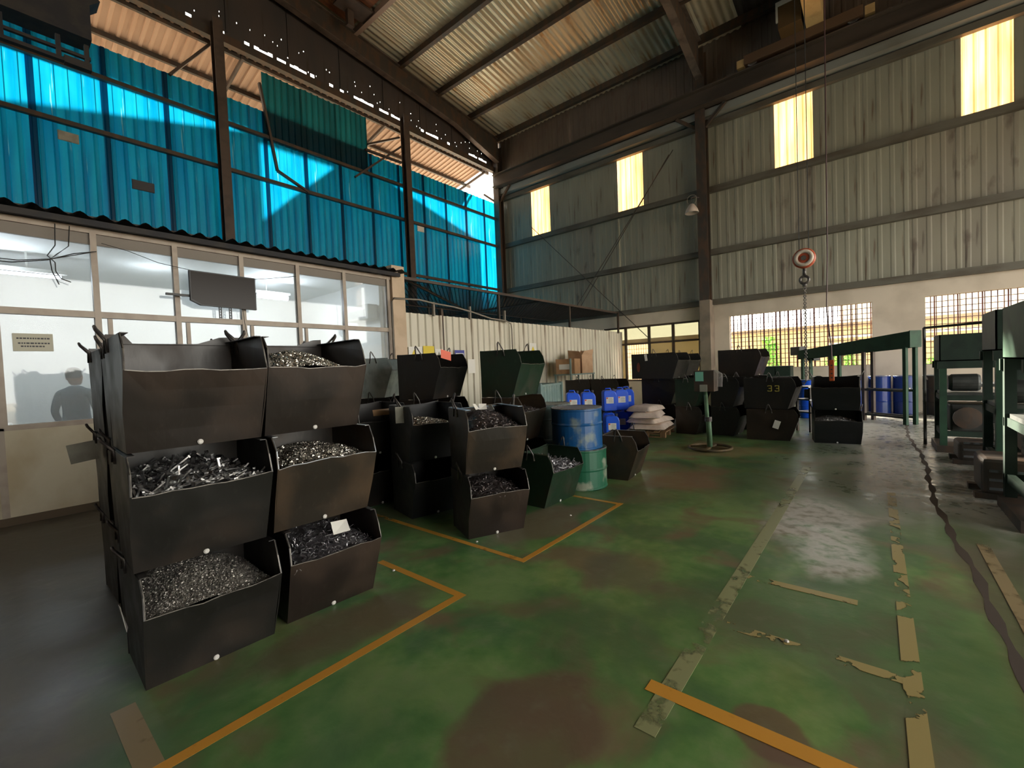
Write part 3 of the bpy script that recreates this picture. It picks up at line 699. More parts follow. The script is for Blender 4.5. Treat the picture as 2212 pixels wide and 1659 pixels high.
# wires in front of the office
t = thing('wire_bundle', 'tangled black wires hanging before the far left office pane', 'wires', (0, 0, 0))
b = MB()
b.tube([(-.6, 7.3, 2.95), (-.1, 7.3, 2.90), (.3, 7.3, 2.90), (.58, 7.3, 2.97), (.80, 7.3, 3.08), (1.0, 7.3, 3.14)], .006, 6)
b.tube([(-.6, 7.3, 2.98), (0, 7.3, 2.93), (.35, 7.3, 2.93), (.62, 7.3, 2.99), (.95, 7.3, 3.12)], .005, 6)
b.tube([(.66, 7.3, 3.4), (.65, 7.3, 3.15), (.58, 7.3, 3.02), (.64, 7.3, 2.95), (.64, 7.3, 2.85), (.68, 7.3, 2.77), (.76, 7.3, 2.74)], .006, 6)
b.tube([(.78, 7.3, 3.4), (.76, 7.3, 3.16), (.66, 7.3, 3.05), (.60, 7.3, 2.98), (.61, 7.3, 2.85), (.66, 7.3, 2.7)], .006, 6)
b.tube([(1.05, 7.3, 3.25), (1.3, 7.3, 3.2), (1.6, 7.3, 3.1), (2.0, 7.3, 3.05)], .004, 5)
b.tube([(2.7, 7.25, 3.02), (3.0, 7.28, 3.08), (3.4, 7.3, 3.17)], .005, 5)
b.obj('wire', 'wire', t); t['kind'] = 'thing'
t = thing('conduit', 'bent grey conduit pipe running from the pilaster over the partition', 'pipe', (0, 0, 0))
b = MB(); b.tube([(5.22, 7.28, 1.2), (5.22, 7.28, 2.92), (5.28, 7.28, 3.0), (5.9, 7.28, 3.03), (6.3, 7.28, 2.99), (6.9, 7.28, 2.96), (7.4, 7.28, 2.90), (8.1, 7.27, 2.78), (8.65, 7.27, 2.76), (8.85, 7.27, 2.70), (8.88, 7.27, 2.55), (8.88, 7.27, 1.4)], .018, 8)
b.obj('pipe', 'conduit', t, smooth=True)
for x in (6.3, 7.4, 8.65):
    b = MB(); b.bb(x - .02, x + .02, 7.28, 7.34, 2.72, 3.02); b.obj('clip', 'conduit', t)

# person standing inside the office, seen dimly through the glass
def person():
    P = thing('person', 'person in a blue-grey shirt standing behind the office glass', 'person', (.86, 8.6, 0), radians(150))
    def skin(name, V, E, Rr, mt, sub=2):
        me = bpy.data.meshes.new(name); me.from_pydata(V, E, []); me.update()
        o = bpy.data.objects.new(name, me); COL.objects.link(o); o.parent = P
        md = o.modifiers.new('skin', 'SKIN'); sv = me.skin_vertices[0].data
        for i, r in enumerate(Rr): sv[i].radius = r if isinstance(r, tuple) else (r, r)
        sv[0].use_root = True
        s = o.modifiers.new('sub', 'SUBSURF'); s.levels = sub; s.render_levels = sub
        me.materials.append(M[mt]); return o
    V = [(0, 0, .98), (0, 0, 1.15), (0, .01, 1.32), (0, 0, 1.44), (0, 0, 1.53), (.17, 0, 1.42), (.23, .02, 1.18), (.22, -.10, .97), (.21, -.16, .90), (-.17, 0, 1.42), (-.23, .02, 1.18), (-.22, -.10, .97), (-.21, -.16, .90),
         (.10, 0, .90), (.11, 0, .50), (.11, .02, .10), (.11, -.12, .05), (-.10, 0, .90), (-.11, 0, .50), (-.11, .02, .10), (-.11, -.12, .05)]
    E = [(0, 1), (1, 2), (2, 3), (3, 4), (3, 5), (5, 6), (6, 7), (7, 8), (3, 9), (9, 10), (10, 11), (11, 12), (0, 13), (13, 14), (14, 15), (15, 16), (0, 17), (17, 18), (18, 19), (19, 20)]
    Rr = [(.16, .11), (.145, .10), (.17, .115), (.12, .09), (.055, .055), (.065, .06), .045, .036, .03, (.065, .06), .045, .036, .03, .085, .058, .04, .035, .085, .058, .04, .035]
    skin('body', V, E, Rr, 'shirt')
    skin('trousers', [(0, 0, .96), (.10, 0, .86), (.11, 0, .5), (.11, .02, .12), (-.10, 0, .86), (-.11, 0, .5), (-.11, .02, .12)], [(0, 1), (1, 2), (2, 3), (0, 4), (4, 5), (5, 6)], [(.165, .12), .10, .07, .06, .10, .07, .06], 'trousers')
    b = MB(); pr = [(.001, -.115), (.045, -.112), (.068, -.085), (.078, -.03), (.080, .03), (.074, .07), (.05, .105), (.001, .118)]
    b.lathe(pr, 20, (0, 0, 0)); b.v = [(v[0] * .95, v[1] * 1.15 - (.012 if v[2] < -.05 else 0), v[2]) for v in b.v]
    b.v = [(v[0], v[1] - .01, v[2] + 1.645) for v in b.v]; b.obj('head', 'skin', P, smooth=True)
    b = MB(); b.plate([(-.012, -.098, 1.66), (.012, -.098, 1.66), (.015, -.118, 1.62), (-.015, -.118, 1.62)], .02); b.obj('nose', 'skin', P)
    b = MB(); b.lathe([(.08, -.02), (.086, .03), (.08, .08), (.055, .115), (.001, .13)], 20); b.v = [(v[0] * .97, v[1] * 1.17 + .012, v[2] + 1.652) for v in b.v]; b.obj('hair', 'hair', P, smooth=True)
    for s in (-1, 1):
        b = MB(); b.box((s * .082, .0, 1.635), (.018, .035, .055)); b.obj('ear', 'skin', P, bevel=.008)
        b = MB(); b.box((s * .03, -.093, 1.66), (.022, .008, .01)); b.obj('eye', 'ink_dark', P)
        b = MB(); b.box((s * .205, -.19, .88), (.05, .08, .03)); b.obj('palm', 'skin', P, bevel=.01)
        for k in range(4): 
            b = MB(); L_ = [.055, .07, .065, .05][k]; x = s * .205 + (-.02 + .0135 * k)
            b.tube([(x, -.225, .878), (x, -.225 - L_ * .6, .868), (x, -.225 - L_, .848)], [.0075, .007, .006], 6); b.obj('finger', 'skin', P)
        b = MB(); b.tube([(s * .205 - s * .025, -.17, .88), (s * .205 - s * .05, -.20, .87), (s * .205 - s * .055, -.225, .86)], [.009, .008, .007], 6); b.obj('thumb', 'skin', P)
    b = MB(); b.box((0, -.102, 1.59), (.045, .006, .01)); b.obj('mouth', 'ink_red', P)
person()

# ------------------------------------------------------------------ partition and mesh cage
pa = struct('wall_partition', 'cream corrugated steel partition running to the grey wall')
pm = corr_mesh('sheet', 'sheet_cream', 1.0, 2.76, .2, .035)
x = 5.6; i = 0
while x < 15.3:
    if i != 1 or True: link('sheet', pm, pa, (x + (.03 if i >= 1 else 0), OY + .012 * (i % 2), 0))
    x += 1.0 if i else .97; i += 1
b = MB(); b.bb(5.58, 15.4, OY + .04, OY + .09, 2.66, 2.72); b.obj('top_rail', 'steel_dark', pa)
b = MB(); b.bb(6.57, 6.63, OY - .03, OY + .06, 0, 2.9); b.obj('post', 'steel_dark', pa)
ZC = 3.46
cg = struct('cage_roof', 'rusty expanded mesh roof over the area behind the partition')
b = MB(); n = 0; sp = .13
x = 5.6 - 5.6
while x < 15.4:
    for sgn in (1, -1):
        xa, ya, xb, yb = (x, OY, x + 5.55, YB - .1) if sgn == 1 else (x + 5.55, OY, x, YB - .1)
        # clip to x range 5.6..15.4
        def clip(xa, ya, xb, yb, lim, lo):
            if (xa < lim and xb < lim and lo) or (xa > lim and xb > lim and not lo): return None
            if (xa < lim) == lo and xa != xb: t = (lim - xa) / (xb - xa); xa, ya = lim, ya + (yb - ya) * t
            if (xb < lim) == lo and xa != xb: t = (lim - xa) / (xb - xa); xb, yb = lim, ya + (yb - ya) * t
            return xa, ya, xb, yb
        q = clip(xa, ya, xb, yb, 5.6, True)
        if q: q = clip(*q, 15.4, False)
        if q: b.bar((q[0], q[1], ZC), (q[2], q[3], ZC), .016, .010)
    x += sp
o = b.obj('mesh_panel', 'screen_mesh', cg); o['kind'] = 'stuff'
for (A, B_) in (((5.6, OY, ZC), (15.4, OY, ZC)), ((5.6, OY, ZC), (5.6, YB - .2, ZC)), ((15.35, OY, ZC), (15.35, YB - .2, ZC)), ((5.6, 10.2, ZC), (15.4, 10.2, ZC)), ((5.6, OY, ZC), (10.2, 10.2, ZC)), ((10.5, OY, ZC), (10.5, YB - .2, ZC))):
    b = MB(); b.bar(A, B_, .05, .06); b.obj('frame_bar', 'steel_brown', cg)
for x, yq in ((8.6, OY + .05), (12.0, OY + .05), (15.2, OY - .05), (8.6, 10.2), (13, 10.2)):
    b = MB(); b.bb(x - .03, x + .03, yq - .03, yq + .03, 2.7 if yq < 9 else 0, ZC); b.obj('post', 'steel_dark', cg)
# signs on the partition (flat prints)
def sign(name, label, x0, x1, z0, z1, mt, cat='sign', y=7.345):
    t = thing(name, label, cat, (0, 0, 0)); b = MB(); b.bb(x0, x1, y - .003, y, z0, z1); b.obj('board', mt, t); return t
def tri(t, cx, cz, s, mt, y=7.341):
    b = MB(); b.plate([(cx - s, y, cz - s * .8), (cx + s, y, cz - s * .8), (cx, y, cz + s * .95)], .002); b.obj('triangle', mt, t)
t = sign('warning_sign', 'white warning sign with a yellow triangle, left one over the long dark bin', 5.62, 5.98, 1.80, 2.06, 'paper'); tri(t, 5.76, 1.93, .075, 'paper_yellow')
t = sign('warning_sign', 'yellow warning placard between two white signs on the partition', 6.0, 6.30, 1.80, 2.08, 'paper_yellow')
b = MB(); b.bb(6.2, 6.28, 7.339, 7.342, 1.82, 1.93); b.obj('print', 'ink_dark', t)
t = sign('warning_sign', 'white warning sign with a grey triangle, right of the yellow placard', 6.32, 6.55, 1.80, 2.02, 'paper'); tri(t, 6.43, 1.9, .07, 'paper_grey')
t = sign('notice_plate', 'small blue and white name plate on the partition', 6.90, 7.20, 1.84, 2.0, 'ink_blue')
b = MB(); b.bb(6.93, 7.17, 7.339, 7.342, 1.87, 1.93); b.obj('print', 'paper', t)
t = sign('paper_sheet', 'plain white sheet taped to the partition behind the long dark bin', 7.30, 7.54, 1.46, 1.79, 'paper')
t = sign('warning_sign', 'white sign with a yellow star mark over the green bin', 9.70, 10.02, 1.94, 2.22, 'paper'); tri(t, 9.86, 2.05, .09, 'paper_yellow')

# ------------------------------------------------------------------ stacking bins
_bc = {}
def bin_parts(Wd, D, mt, v):
    """mesh data of a stacking bin: origin at base centre; front (open hopper lip) towards -y"""
    key = (Wd, D, mt, v)
    if key in _bc: return _bc[key]
    rnd = random.Random(hash((round(Wd * 100), round(D * 100), v)) & 0xffff)
    H, l, a, t = .575, .40, .14, .006
    hw = Wd / 2; yl, yb, yt, yk = -D / 2, -D / 2 + a, -D / 2 + .07, D / 2
    j = lambda s=.008: rnd.uniform(-s, s)
    P = {}
    for nm, sx in (('side_panel', -1), ('side_panel.', 1)):
        o = j(.006)
        pts = [(sx * (hw - .01), yk, 0), (sx * (hw - .01), yb, 0), (sx * (hw + o), (yb + yl) / 2 - .0, .2), (sx * hw, yl, l), (sx * (hw - .004), (yl + yt) / 2 - .012, l + .10), (sx * hw, yt, H), (sx * hw, yk, H)]
        if sx > 0: pts = pts[::-1]
        b = MB(); b.plate(pts, t if True else t); P[nm] = b.mesh('side_panel', mt)
    # back panel with raised ears
    b = MB(); e = .038 if v >= 20 else .008
    b.plate([(-hw, yk, 0), (hw, yk, 0), (hw, yk, H + e), (hw * .8, yk, H + e * .9), (hw * .4, yk, H - .008), (-hw * .62, yk, H - .012), (-hw * .74, yk, H + e), (-hw, yk, H + e)], t); P['back_panel'] = b.mesh('back_panel', mt)
    # front panel, slightly bowed, uneven lip
    b = MB(); n = 8; rows = []
    for r in range(5):
        s = r / 4; rows.append([])
        for i in range(n + 1):
            u = -1 + 2 * i / n; bow = .010 * (1 - u * u) * sin(pi * s) * (1 if v % 2 else -1)
            z = s * l + (rnd.uniform(-.006, .006) + (.012 * (1 - u * u) if v % 3 == 0 else -.008 * (1 - u * u)) if r == 4 else 0)
            rows[-1].append((u * (hw - .01 + .01 * s), yb + (yl - yb) * s - bow, z))
    vs = [p for r in rows for p in r]; k = len(vs); vs2 = [(p[0], p[1] + t, p[2]) for p in vs]; fs = []
    for r in range(4):
        for i in range(n):
            q = r * (n + 1) + i; fs.append((q, q + 1, q + n + 2, q + n + 1)); fs.append((q + k, q + n + 1 + k, q + n + 2 + k, q + 1 + k))
    for i in range(n):
        q = 4 * (n + 1) + i; fs.append((q, q + 1, q + 1 + k, q + k)); fs.append((i, i + k, i + 1 + k, i + 1))
    b.add(vs + vs2, [tuple(reversed(f)) for f in fs]); P['front_panel'] = b.mesh('front_panel', mt)
    b = MB(); b.bb(-hw + .012, hw - .012, yb + .004, yk - .002, .004, .012); P['base'] = b.mesh('base', mt)
    # folded rim along the side tops and back, thin bright edge on lip
    b = MB()
    for sx in (-1, 1):
        rw = .05 if mt == 'bin_olive2' else .03; b.bb(min(sx * hw, sx * (hw - rw)), max(sx * hw, sx * (hw - rw)), yt, yk, H, H + .004)
    b.bb(-hw, hw, yk - .022, yk, H - .016, H - .012)
    P['rim'] = b.mesh('rim', 'rim_blue' if mt == 'bin_olive2' else 'rim' if mt in ('bin_olive', 'bin_galv') else mt)
    EDG = 'rim' if mt in ('bin_olive', 'bin_galv') else 'edge_worn'
    b = MB(); q = rows[4]
    for i in range(n): b.bar((q[i][0], q[i][1] - .001, q[i][2]), (q[i + 1][0], q[i + 1][1] - .001, q[i + 1][2]), .006, .004)
    for sx in (-1, 1): b.bar((sx * hw, yl, l), (sx * (hw - .004), (yl + yt) / 2 - .012, l + .10), .005); b.bar((sx * (hw - .004), (yl + yt) / 2 - .012, l + .10), (sx * hw, yt, H), .005)
    P['lip_edge'] = b.mesh('lip_edge', EDG)
    for nm, sx in (('handle', -1), ('handle.', 1)):
        b = MB(); yh = .19 if v >= 10 else .03 * (1 if v % 2 else -1) + .02; hh = .068 if v >= 10 else .10; o = .03 + .02 * ((v * 7) % 3) / 2; xs = sx * (hw + .009)
        b.tube([(xs, yh - .055, H - .07), (xs, yh - .04, H), (xs + sx * o * .9, yh - .012, H + hh - .015), (xs + sx * o, yh, H + hh), (xs + sx * o * .9, yh + .012, H + hh - .015), (xs, yh + .04, H), (xs, yh + .055, H - .07)], .0085, 6)
        P[nm] = b.mesh('handle', 'rod', smooth=True)
    b = MB(); b.lathe([(.014, 0), (.014, .012), (.008, .016)], 10); b.v = [(p[0], yb - p[2], p[1] + .018) for p in b.v]; P['plug'] = b.mesh('drain_plug', 'plug')
    _bc[key] = P; return P
def put_bin(x, y, rot, lv, label, group, Wd=.62, D=.62, mt='bin_black', v=0, z=None):
    P = bin_parts(Wd, D, mt, v); z = lv * .585 if z is None else z
    t = thing('stacking_bin', label, 'bin', (x, y, z), radians(rot), group)
    ob = {}
    for k, me in P.items():
        par = {'lip_edge': 'front_panel', 'plug': 'front_panel', 'handle': 'side_panel', 'handle.': 'side_panel.'}.get(k)
        ob[k] = link(me.name.split('.')[0] if k != 'plug' else 'drain_plug', me, ob[par] if par else t)
    return t
_sc = {}
def scrap_mesh(kind, Wd, D, top):
    key = (kind, Wd, D, top)
    if key in _sc: return _sc[key]
    b = MB(); rnd = random.Random(len(_sc) + 3); nx, ny = 18, 14; hw = Wd / 2 - .02
    ya, yb_ = -D / 2 + .025, D / 2 - .02
    cx = rnd.uniform(-.1, .1)
    def hz(x, y):
        u = (x - cx) / hw; s = (y - ya) / (yb_ - ya)
        return .355 + (top - .355) * (1 - u * u * .8) * (.35 + .65 * min(1, s * 2.2)) + .006 * sin(23 * x + 3) * cos(19 * y)
    vs = [(-hw + 2 * hw * i / nx, ya + (yb_ - ya) * j / ny, hz(-hw + 2 * hw * i / nx, ya + (yb_ - ya) * j / ny)) for j in range(ny + 1) for i in range(nx + 1)]
    b.add(vs, [(j * (nx + 1) + i, j * (nx + 1) + i + 1, (j + 1) * (nx + 1) + i + 1, (j + 1) * (nx + 1) + i) for j in range(ny) for i in range(nx)])
    def rv(): return Vector((rnd.gauss(0, 1), rnd.gauss(0, 1), rnd.gauss(0, .6))).normalized()
    N = {'granule': 3400, 'bolt': 330, 'swarf': 620, 'fine': 5200}[kind]
    for i in range(N):
        x = rnd.uniform(-hw, hw); y = ya + (yb_ - ya) * rnd.random() ** 1.3; z = hz(x, y)
        if kind in ('granule', 'fine'):
            s = rnd.uniform(.004, .008) * (1 if kind == 'granule' else .6); d = rv(); u = rv()
            d2 = d.cross(u).normalized() if d.cross(u).length > .01 else Vector((0, 0, 1)); d3 = d.cross(d2)
            mx_ = Matrix((d, d2, d3)).transposed(); b.box((x, y, z + s * .5), (s * 2, s * 1.5, s * .7), mx=mx_)
        elif kind == 'bolt':
            d = rv(); L_ = rnd.uniform(.08, .16); c = Vector((x, y, z + .008 + rnd.random() * .012)); p, q = c - d * L_ / 2, c + d * L_ / 2
            for w in (p, q): w.x = max(-hw, min(hw, w.x)); w.y = max(ya, min(yb_, w.y)); w.z = max(w.z, z - .01)
            if (q - p).length > .02: b.bar(p, q, .011, .007); b.bar(q - (q - p).normalized() * .008, q, .019, .016)
        else:
            c = Vector((x, y, z + .004)); d = rv(); e = rv(); r = rnd.uniform(.012, .03); pts = []
            for k in range(5): a_ = k * rnd.uniform(.6, 1.0); pts.append(c + d * r * cos(a_) + e * r * sin(a_))
            b.tube(pts, .0022, 3, caps=False)
    b.v = [(max(-hw - .01, min(hw + .01, p[0])), max(-D / 2 + .012, min(D / 2 - .01, p[1])), p[2]) for p in b.v]
    me = b.mesh('scrap', {'granule': 'brass_chip', 'bolt': 'steel_chip', 'swarf': 'dark_swarf', 'fine': 'fine_chip'}[kind]); _sc[key] = me; return me
def put_scrap(t, kind, Wd, D, top, label, mt=None):
    me = scrap_mesh(kind, Wd, D, top)
    if mt: me = me.copy(); me.materials[0] = M[mt]
    o = link('metal_scrap', me, None, t.location, t.rotation_euler.z); o.rotation_euler = t.rotation_euler
    tag(o, label, 'scrap', kind='stuff'); return o

G1 = 'bins stacked at the front left'
fr = 'front left stack'
c1 = []
names1 = [['bottom bin of the front left stack, grey granules inside, black', 'middle black bin of the front left stack, holding steel bolts', 'big brown-black top bin of the front left stack'],
          ['bottom bin of the stack just behind the front left one', 'middle bin of the stack just behind the front left one', 'top bin of the stack just behind the front left one'],
          ['bottom bin of the rearmost left stack, nearest the cream wall', 'middle bin of the rearmost left stack, with a grey card on its handle', 'top bin of the rearmost left stack, nearest the office glass']]
for r in range(3):
    for lv in range(3):
        mtx = [['bin_black', 'bin_black', 'bin_brown'], ['bin_black', 'bin_black', 'bin_black'], ['bin_black', 'bin_black', 'bin_black']][r][lv]
        t = put_bin([.745, .815, .83][r] + [.006, -.006, -.004][lv], 2.93 + .635 * r, [-2.5, -1.5, -1][r] + [.5, -.5, 0][lv], lv, names1[r][lv], G1, [.60, .59, .59][r], .61, mtx, 10 + (r * 3 + lv) % 4 + (10 if lv == 2 else 0))
        if r == 0: c1.append(t)
put_scrap(c1[0], 'fine', .61, .61, .46, 'heap of fine grey steel chips in the bottom front left bin')
put_scrap(c1[1], 'bolt', .61, .61, .44, 'loose steel bolts and strips in the middle front left bin')
names2 = ['bottom brown bin of the second front stack, beside the orange line', 'middle dark bin of the second front stack, bright chips inside', 'top red-brown bin of the second front stack, heaped with chips']
c2 = []
for lv in range(3):
    t = put_bin([1.43, 1.39, 1.355][lv], [2.94, 2.93, 2.93][lv], [-4, -2, -1][lv], lv, names2[lv], G1, [.58, .62, .60][lv], .61, ['bin_brown', 'bin_olive', 'bin_brown'][lv], [11, 12, 23][lv])
    c2.append(t)
    put_bin(1.46, 3.60, 0, lv, ['bottom bin hidden behind the second front stack', 'middle bin hidden behind the second front stack', 'top bin behind the second front stack, only its bent corner showing'][lv], G1, .61, .61, 'bin_black', 12)
put_scrap(c2[0], 'swarf', .58, .61, .44, 'shiny tangled steel swarf in the bottom bin of the second front stack', 'grey_swarf')
put_scrap(c2[1], 'granule', .62, .61, .45, 'bright steel chips in the middle bin of the second front stack')
put_scrap(c2[2], 'granule', .60, .61, .50, 'heaped bright chips in the top bin of the second front stack')
def pap(x, y, z, rot, label, w=.09, h=.07, mt='paper', tilt=35, cat='paper'):
    b = MB(); b.add([(-w / 2, -h / 2, 0), (w / 2, -h / 2, .004), (w / 2, h / 2, -.003), (-w / 2, h / 2, .006), (-w / 2, -h / 2, .0015), (w / 2, -h / 2, .0055), (w / 2, h / 2, -.0015), (-w / 2, h / 2, .0075)], [(0, 3, 2, 1), (4, 5, 6, 7), (0, 1, 5, 4), (1, 2, 6, 5), (2, 3, 7, 6), (3, 0, 4, 7)])
    o = b.obj('paper_slip', mt); o.location = (x, y, z); o.rotation_euler = (radians(tilt), 0, radians(rot)); tag(o, label, cat); return o
pap(1.53, 2.84, .475, -10, 'white card lying on swarf in the bottom bin of the second front stack', .11, .09, tilt=50)
pap(.395, 2.86, .36, 80, 'narrow white card leaning on the left side of the bottom front bin', .05, .13, tilt=80)
b = MB(); b.box((0, 0, 0), (.14, .004, .13)); o = b.obj('tag_card', 'paper_grey'); o.location = (.43, 4.15, 1.06); o.rotation_euler = (0, radians(-8), radians(-6)); tag(o, 'grey card hanging from a bin handle at the left, before the cream wall', 'tag')

# middle group
G2 = 'bins stacked in the middle bay'
for lv in range(2): put_bin(2.95, 4.62, -5, lv, ['bottom bin under the one with brown tape, behind the front stacks', 'dark bin with brown tape on its face, right of the front stacks'][lv], G2, .6, .6, 'bin_black', lv)
b = MB(); b.box((0, 0, 0), (.22, .004, .07)); o = b.obj('tape_label', 'tape_brown'); o.location = (2.90, 4.325, 1.08); o.rotation_euler = (radians(-14), 0, radians(-5)); tag(o, 'brown tape label on a dark bin right of the front stacks', 'label')
for lv in range(2): t = put_bin(3.11, 3.80, -13, lv, ['bottom black bin below the tagged bin in the middle bay', 'black bin with a grey card tag on its handle in the middle bay'][lv], G2, .6, .6, 'bin_navy', lv + 1)
put_scrap(t, 'granule', .6, .6, .42, 'pale chips in the tagged black bin of the middle bay')
b = MB(); b.box((0, 0, 0), (.004, .115, .17)); b.box((-.003, .03, .06), (.002, .012, .012)); o = b.obj('tag_card', 'paper_grey'); o.location = (2.775, 3.80, 1.08); o.rotation_euler = (0, 0, radians(50)); tag(o, 'grey card tag hanging on the black bin of the middle bay', 'tag')
for lv in range(2):
    t = put_bin(3.03, 2.83, -25, lv, ['brown bin on the floor at the corner of the middle bay, swarf inside', 'worn brown bin with a pale blue rim, papers on its dark swarf'][lv], G2, .56, .55, ['bin_brown', 'bin_olive2'][lv], 3 * lv)
    put_scrap(t, 'swarf', .56, .55, [.46, .52][lv], ['dark swarf in the floor bin at the corner of the middle bay', 'dark swarf heaped in the worn brown bin with the pale rim'][lv])
t_ = t
for i, (dx, dy, rt) in enumerate(((-.04, .10, 20), (.06, .10, -40), (.11, .04, 70))):
    pap(3.03 + dx, 2.83 + dy, 1.165 - .008 * i, rt, ['yellowish paper slip, left on the swarf of the pale-rimmed bin', 'pink crumpled paper, middle one on the swarf of the pale-rimmed bin', 'striped paper slip, right on the swarf of the pale-rimmed bin'][i], .075, .065, ['paper', 'paper', 'paper'][i], 55)
t = put_bin(4.09, 2.86, -1, 0, 'small dark green bin of metal strips on the floor beside the drums', G2, .59, .5, 'bin_green', 1)
put_scrap(t, 'bolt', .59, .5, .45, 'grey metal strips in the small green floor bin', 'grey_swarf')
for lv in range(3):
    t = put_bin(4.43, 3.62, 11, lv, ['bottom dark bin under the tall green bin, behind the small green bin', 'dark bin with swarf directly under the tall green bin', 'dark green top bin before the cream partition'][lv], G2, .68, .58, ['bin_black', 'bin_olive', 'bin_green'][lv], lv)
    if lv == 1: put_scrap(t, 'swarf', .68, .58, .44, 'grey swarf in the bin under the tall green bin')
for lv in range(3):
    put_bin(3.88, 4.55, 15, lv, ['bottom bin under the long dark bin before the warning signs', 'middle bin under the long dark bin before the warning signs', 'long dark top bin with a coral card, before the warning signs'][lv], G2, .66, .66, ['bin_black', 'bin_brown', 'bin_black'][lv], lv)
b = MB(); b.box((0, 0, 0), (.15, .004, .12)); o = b.obj('tag_card', 'paper_pink'); o.location = (3.76, 4.165, 1.72); o.rotation_euler = (radians(-20), radians(15), radians(-10)); tag(o, 'coral card hanging from the long dark bin', 'tag')
for lv in range(3):
    put_bin(3.95, 5.83, 30, lv, ['bottom bin under the pale galvanised bin', 'middle bin under the pale galvanised bin', 'pale galvanised top bin behind the second front stack'][lv], G2, .6, .6, ['bin_black', 'bin_black', 'bin_galv'][lv], lv)
put_bin(5.58, 2.66, 7, 0, 'brown empty bin on the floor right of the drums', G2, .57, .53, 'bin_olive', 2)

# far groups
G3 = 'bins stacked near the grey wall'
for i, yy in enumerate((5.25, 6.05)):
    for lv in range(2): put_bin(10.3 + .04 * i, yy, 0, lv, [['bottom far bin left of the rusty-spotted stack', 'upper far bin left of the rusty-spotted stack'], ['bottom far bin below the cartons', 'upper far bin below the cartons']][i][lv], G3, .6, .76, 'bin_brown', lv + i)
for lv in range(2): t = put_bin(10.28, 3.86, 0, lv, ['bottom bin behind the white sacks', 'second bin up behind the white sacks'][lv], G3, .6, .82, 'bin_brown', lv)
t = put_bin(10.12, 3.86, -4, 2, 'long top bin with a rust-red spot behind the white sacks', G3, .66, 1.12, 'bin_black', 2)
b = MB(); b.lathe([(.001, 0), (.07, 0), (.07, .002), (.001, .002)], 14); b.v = [(p[2], p[0] * .6, p[1] * 1.6) for p in b.v]; o = b.obj('rust_patch', mat('rust_red_patch', (.20, .055, .03), rough=.8), t); o.location = (-.343, .38, .27)
b = MB(); b.box((0, 0, 0), (.004, .06, .15)); o = b.obj('tag_card', 'paper'); o.location = (9.785, 4.07, 1.66); o.rotation_euler = (radians(-8), 0, 0); tag(o, 'small white card on the handle of the far top bin', 'tag')
for lv in range(3): put_bin(12.0, 3.9, -9, lv, ['bottom bin of the furthest stack before the dusty window', 'middle bin of the furthest stack before the dusty window', 'top bin of the furthest stack before the dusty window'][lv], G3, .6, .56, 'bin_black', lv)
for i, (xx, yy) in enumerate(((9.78, 3.02), (9.88, 2.33))):
    for lv in range(2): put_bin(xx, yy, -5, lv, [['dark red-brown bin on the floor right of the sack pallet', 'dark bin above the red-brown one, right of the sack pallet'], ['black bin on the floor right of the green pole', 'black bin above, right of the green pole']][i][lv], G3, .6, .56, [['bin_brown', 'bin_green'], ['bin_black', 'bin_black']][i][lv], lv + i)
for lv in range(3): put_bin(10.89, 2.27, -6, lv, ['bottom bin of the tall stack before the wide grilled window', 'middle bin of the tall stack before the wide grilled window', 'top dark bin silhouetted against the wide grilled window'][lv], G3, .6, .88, ['bin_black', 'bin_black', 'bin_brown'][lv], lv)
put_bin(9.64, 1.52, 4, 0, 'long brown floor bin with a white card on its side', G3, .6, .84, 'bin_brown', 1)
t33 = put_bin(9.66, 1.52, -3, 1, 'long black bin stencilled with the number 33', G3, .6, .86, 'bin_black', 2)
b = MB(); b.box((0, 0, 0), (.003, .10, .15)); o = b.obj('paper_sheet', 'paper'); o.location = (9.318, 1.42, .30); o.rotation_euler = (radians(18), 0, radians(4)); tag(o, 'white card stuck on the side of the long brown floor bin', 'paper')
def digit3(x0, z0, s):
    b = MB()
    seg = [((0, 1), (.6, 1)), ((.6, 1), (.6, .55)), ((.15, .52), (.6, .52)), ((.6, .5), (.6, 0)), ((.6, 0), (0, 0)), ((0, 0), (0, .14)), ((0, 1), (0, .86))]
    for (p, q) in seg: b.bar((-.304, x0 - p[0] * s, z0 + p[1] * s), (-.304, x0 - q[0] * s, z0 + q[1] * s), .012, .012, up=(1, 0, 0))
    b.obj('stencil_digit', 'yellow_num', t33)
digit3(.02, .33, .10); digit3(-.10, .33, .10)
t = put_bin(9.56, .55, -80, 0, 'dark bin of chips on the floor, below the hanging orange pendant', G3, .66, .55, 'bin_navy', 0)
put_scrap(t, 'granule', .66, .55, .44, 'chips in the dark floor bin below the orange pendant', 'steel_chip')
put_bin(9.52, .54, -90, 1, 'dark bin with white lit corners under the orange pendant', G3, .66, .55, 'bin_navy', 2)

# ------------------------------------------------------------------ drums
def drum(x, y, z, h, r, mt, label, lid=None, ribs=(.33, .66), group=None, bung=True):
    t = thing('drum', label, 'drum', (x, y, z), random.uniform(0, 6), group)
    pr = [(r * .97, 0), (r, .01), (r, .022), (r * .985, .03)]
    for k in ribs: pr += [(r * .985, h * k - .018), (r * 1.012, h * k), (r * .985, h * k + .018)]
    pr += [(r * .985, h - .03), (r, h - .022), (r, h), (r * .97, h)]
    b = MB(); b.lathe(pr, 40); b.obj('body', mt, t, smooth=False)
    b = MB(); b.lathe([(r * .965, h - .012), (r * .965, h - .008)], 36); ld = b.obj('lid', lid or mt, t)
    b = MB(); b.torus(r * .985, .008, (0, 0, h), 36, 6); b.obj('rim', 'rim', t)
    if bung: b = MB(); b.lathe([(.03, h - .01), (.03, h + .004)], 12, (r * .6, 0, 0)); b.obj('bung', 'rod', ld)
    return t
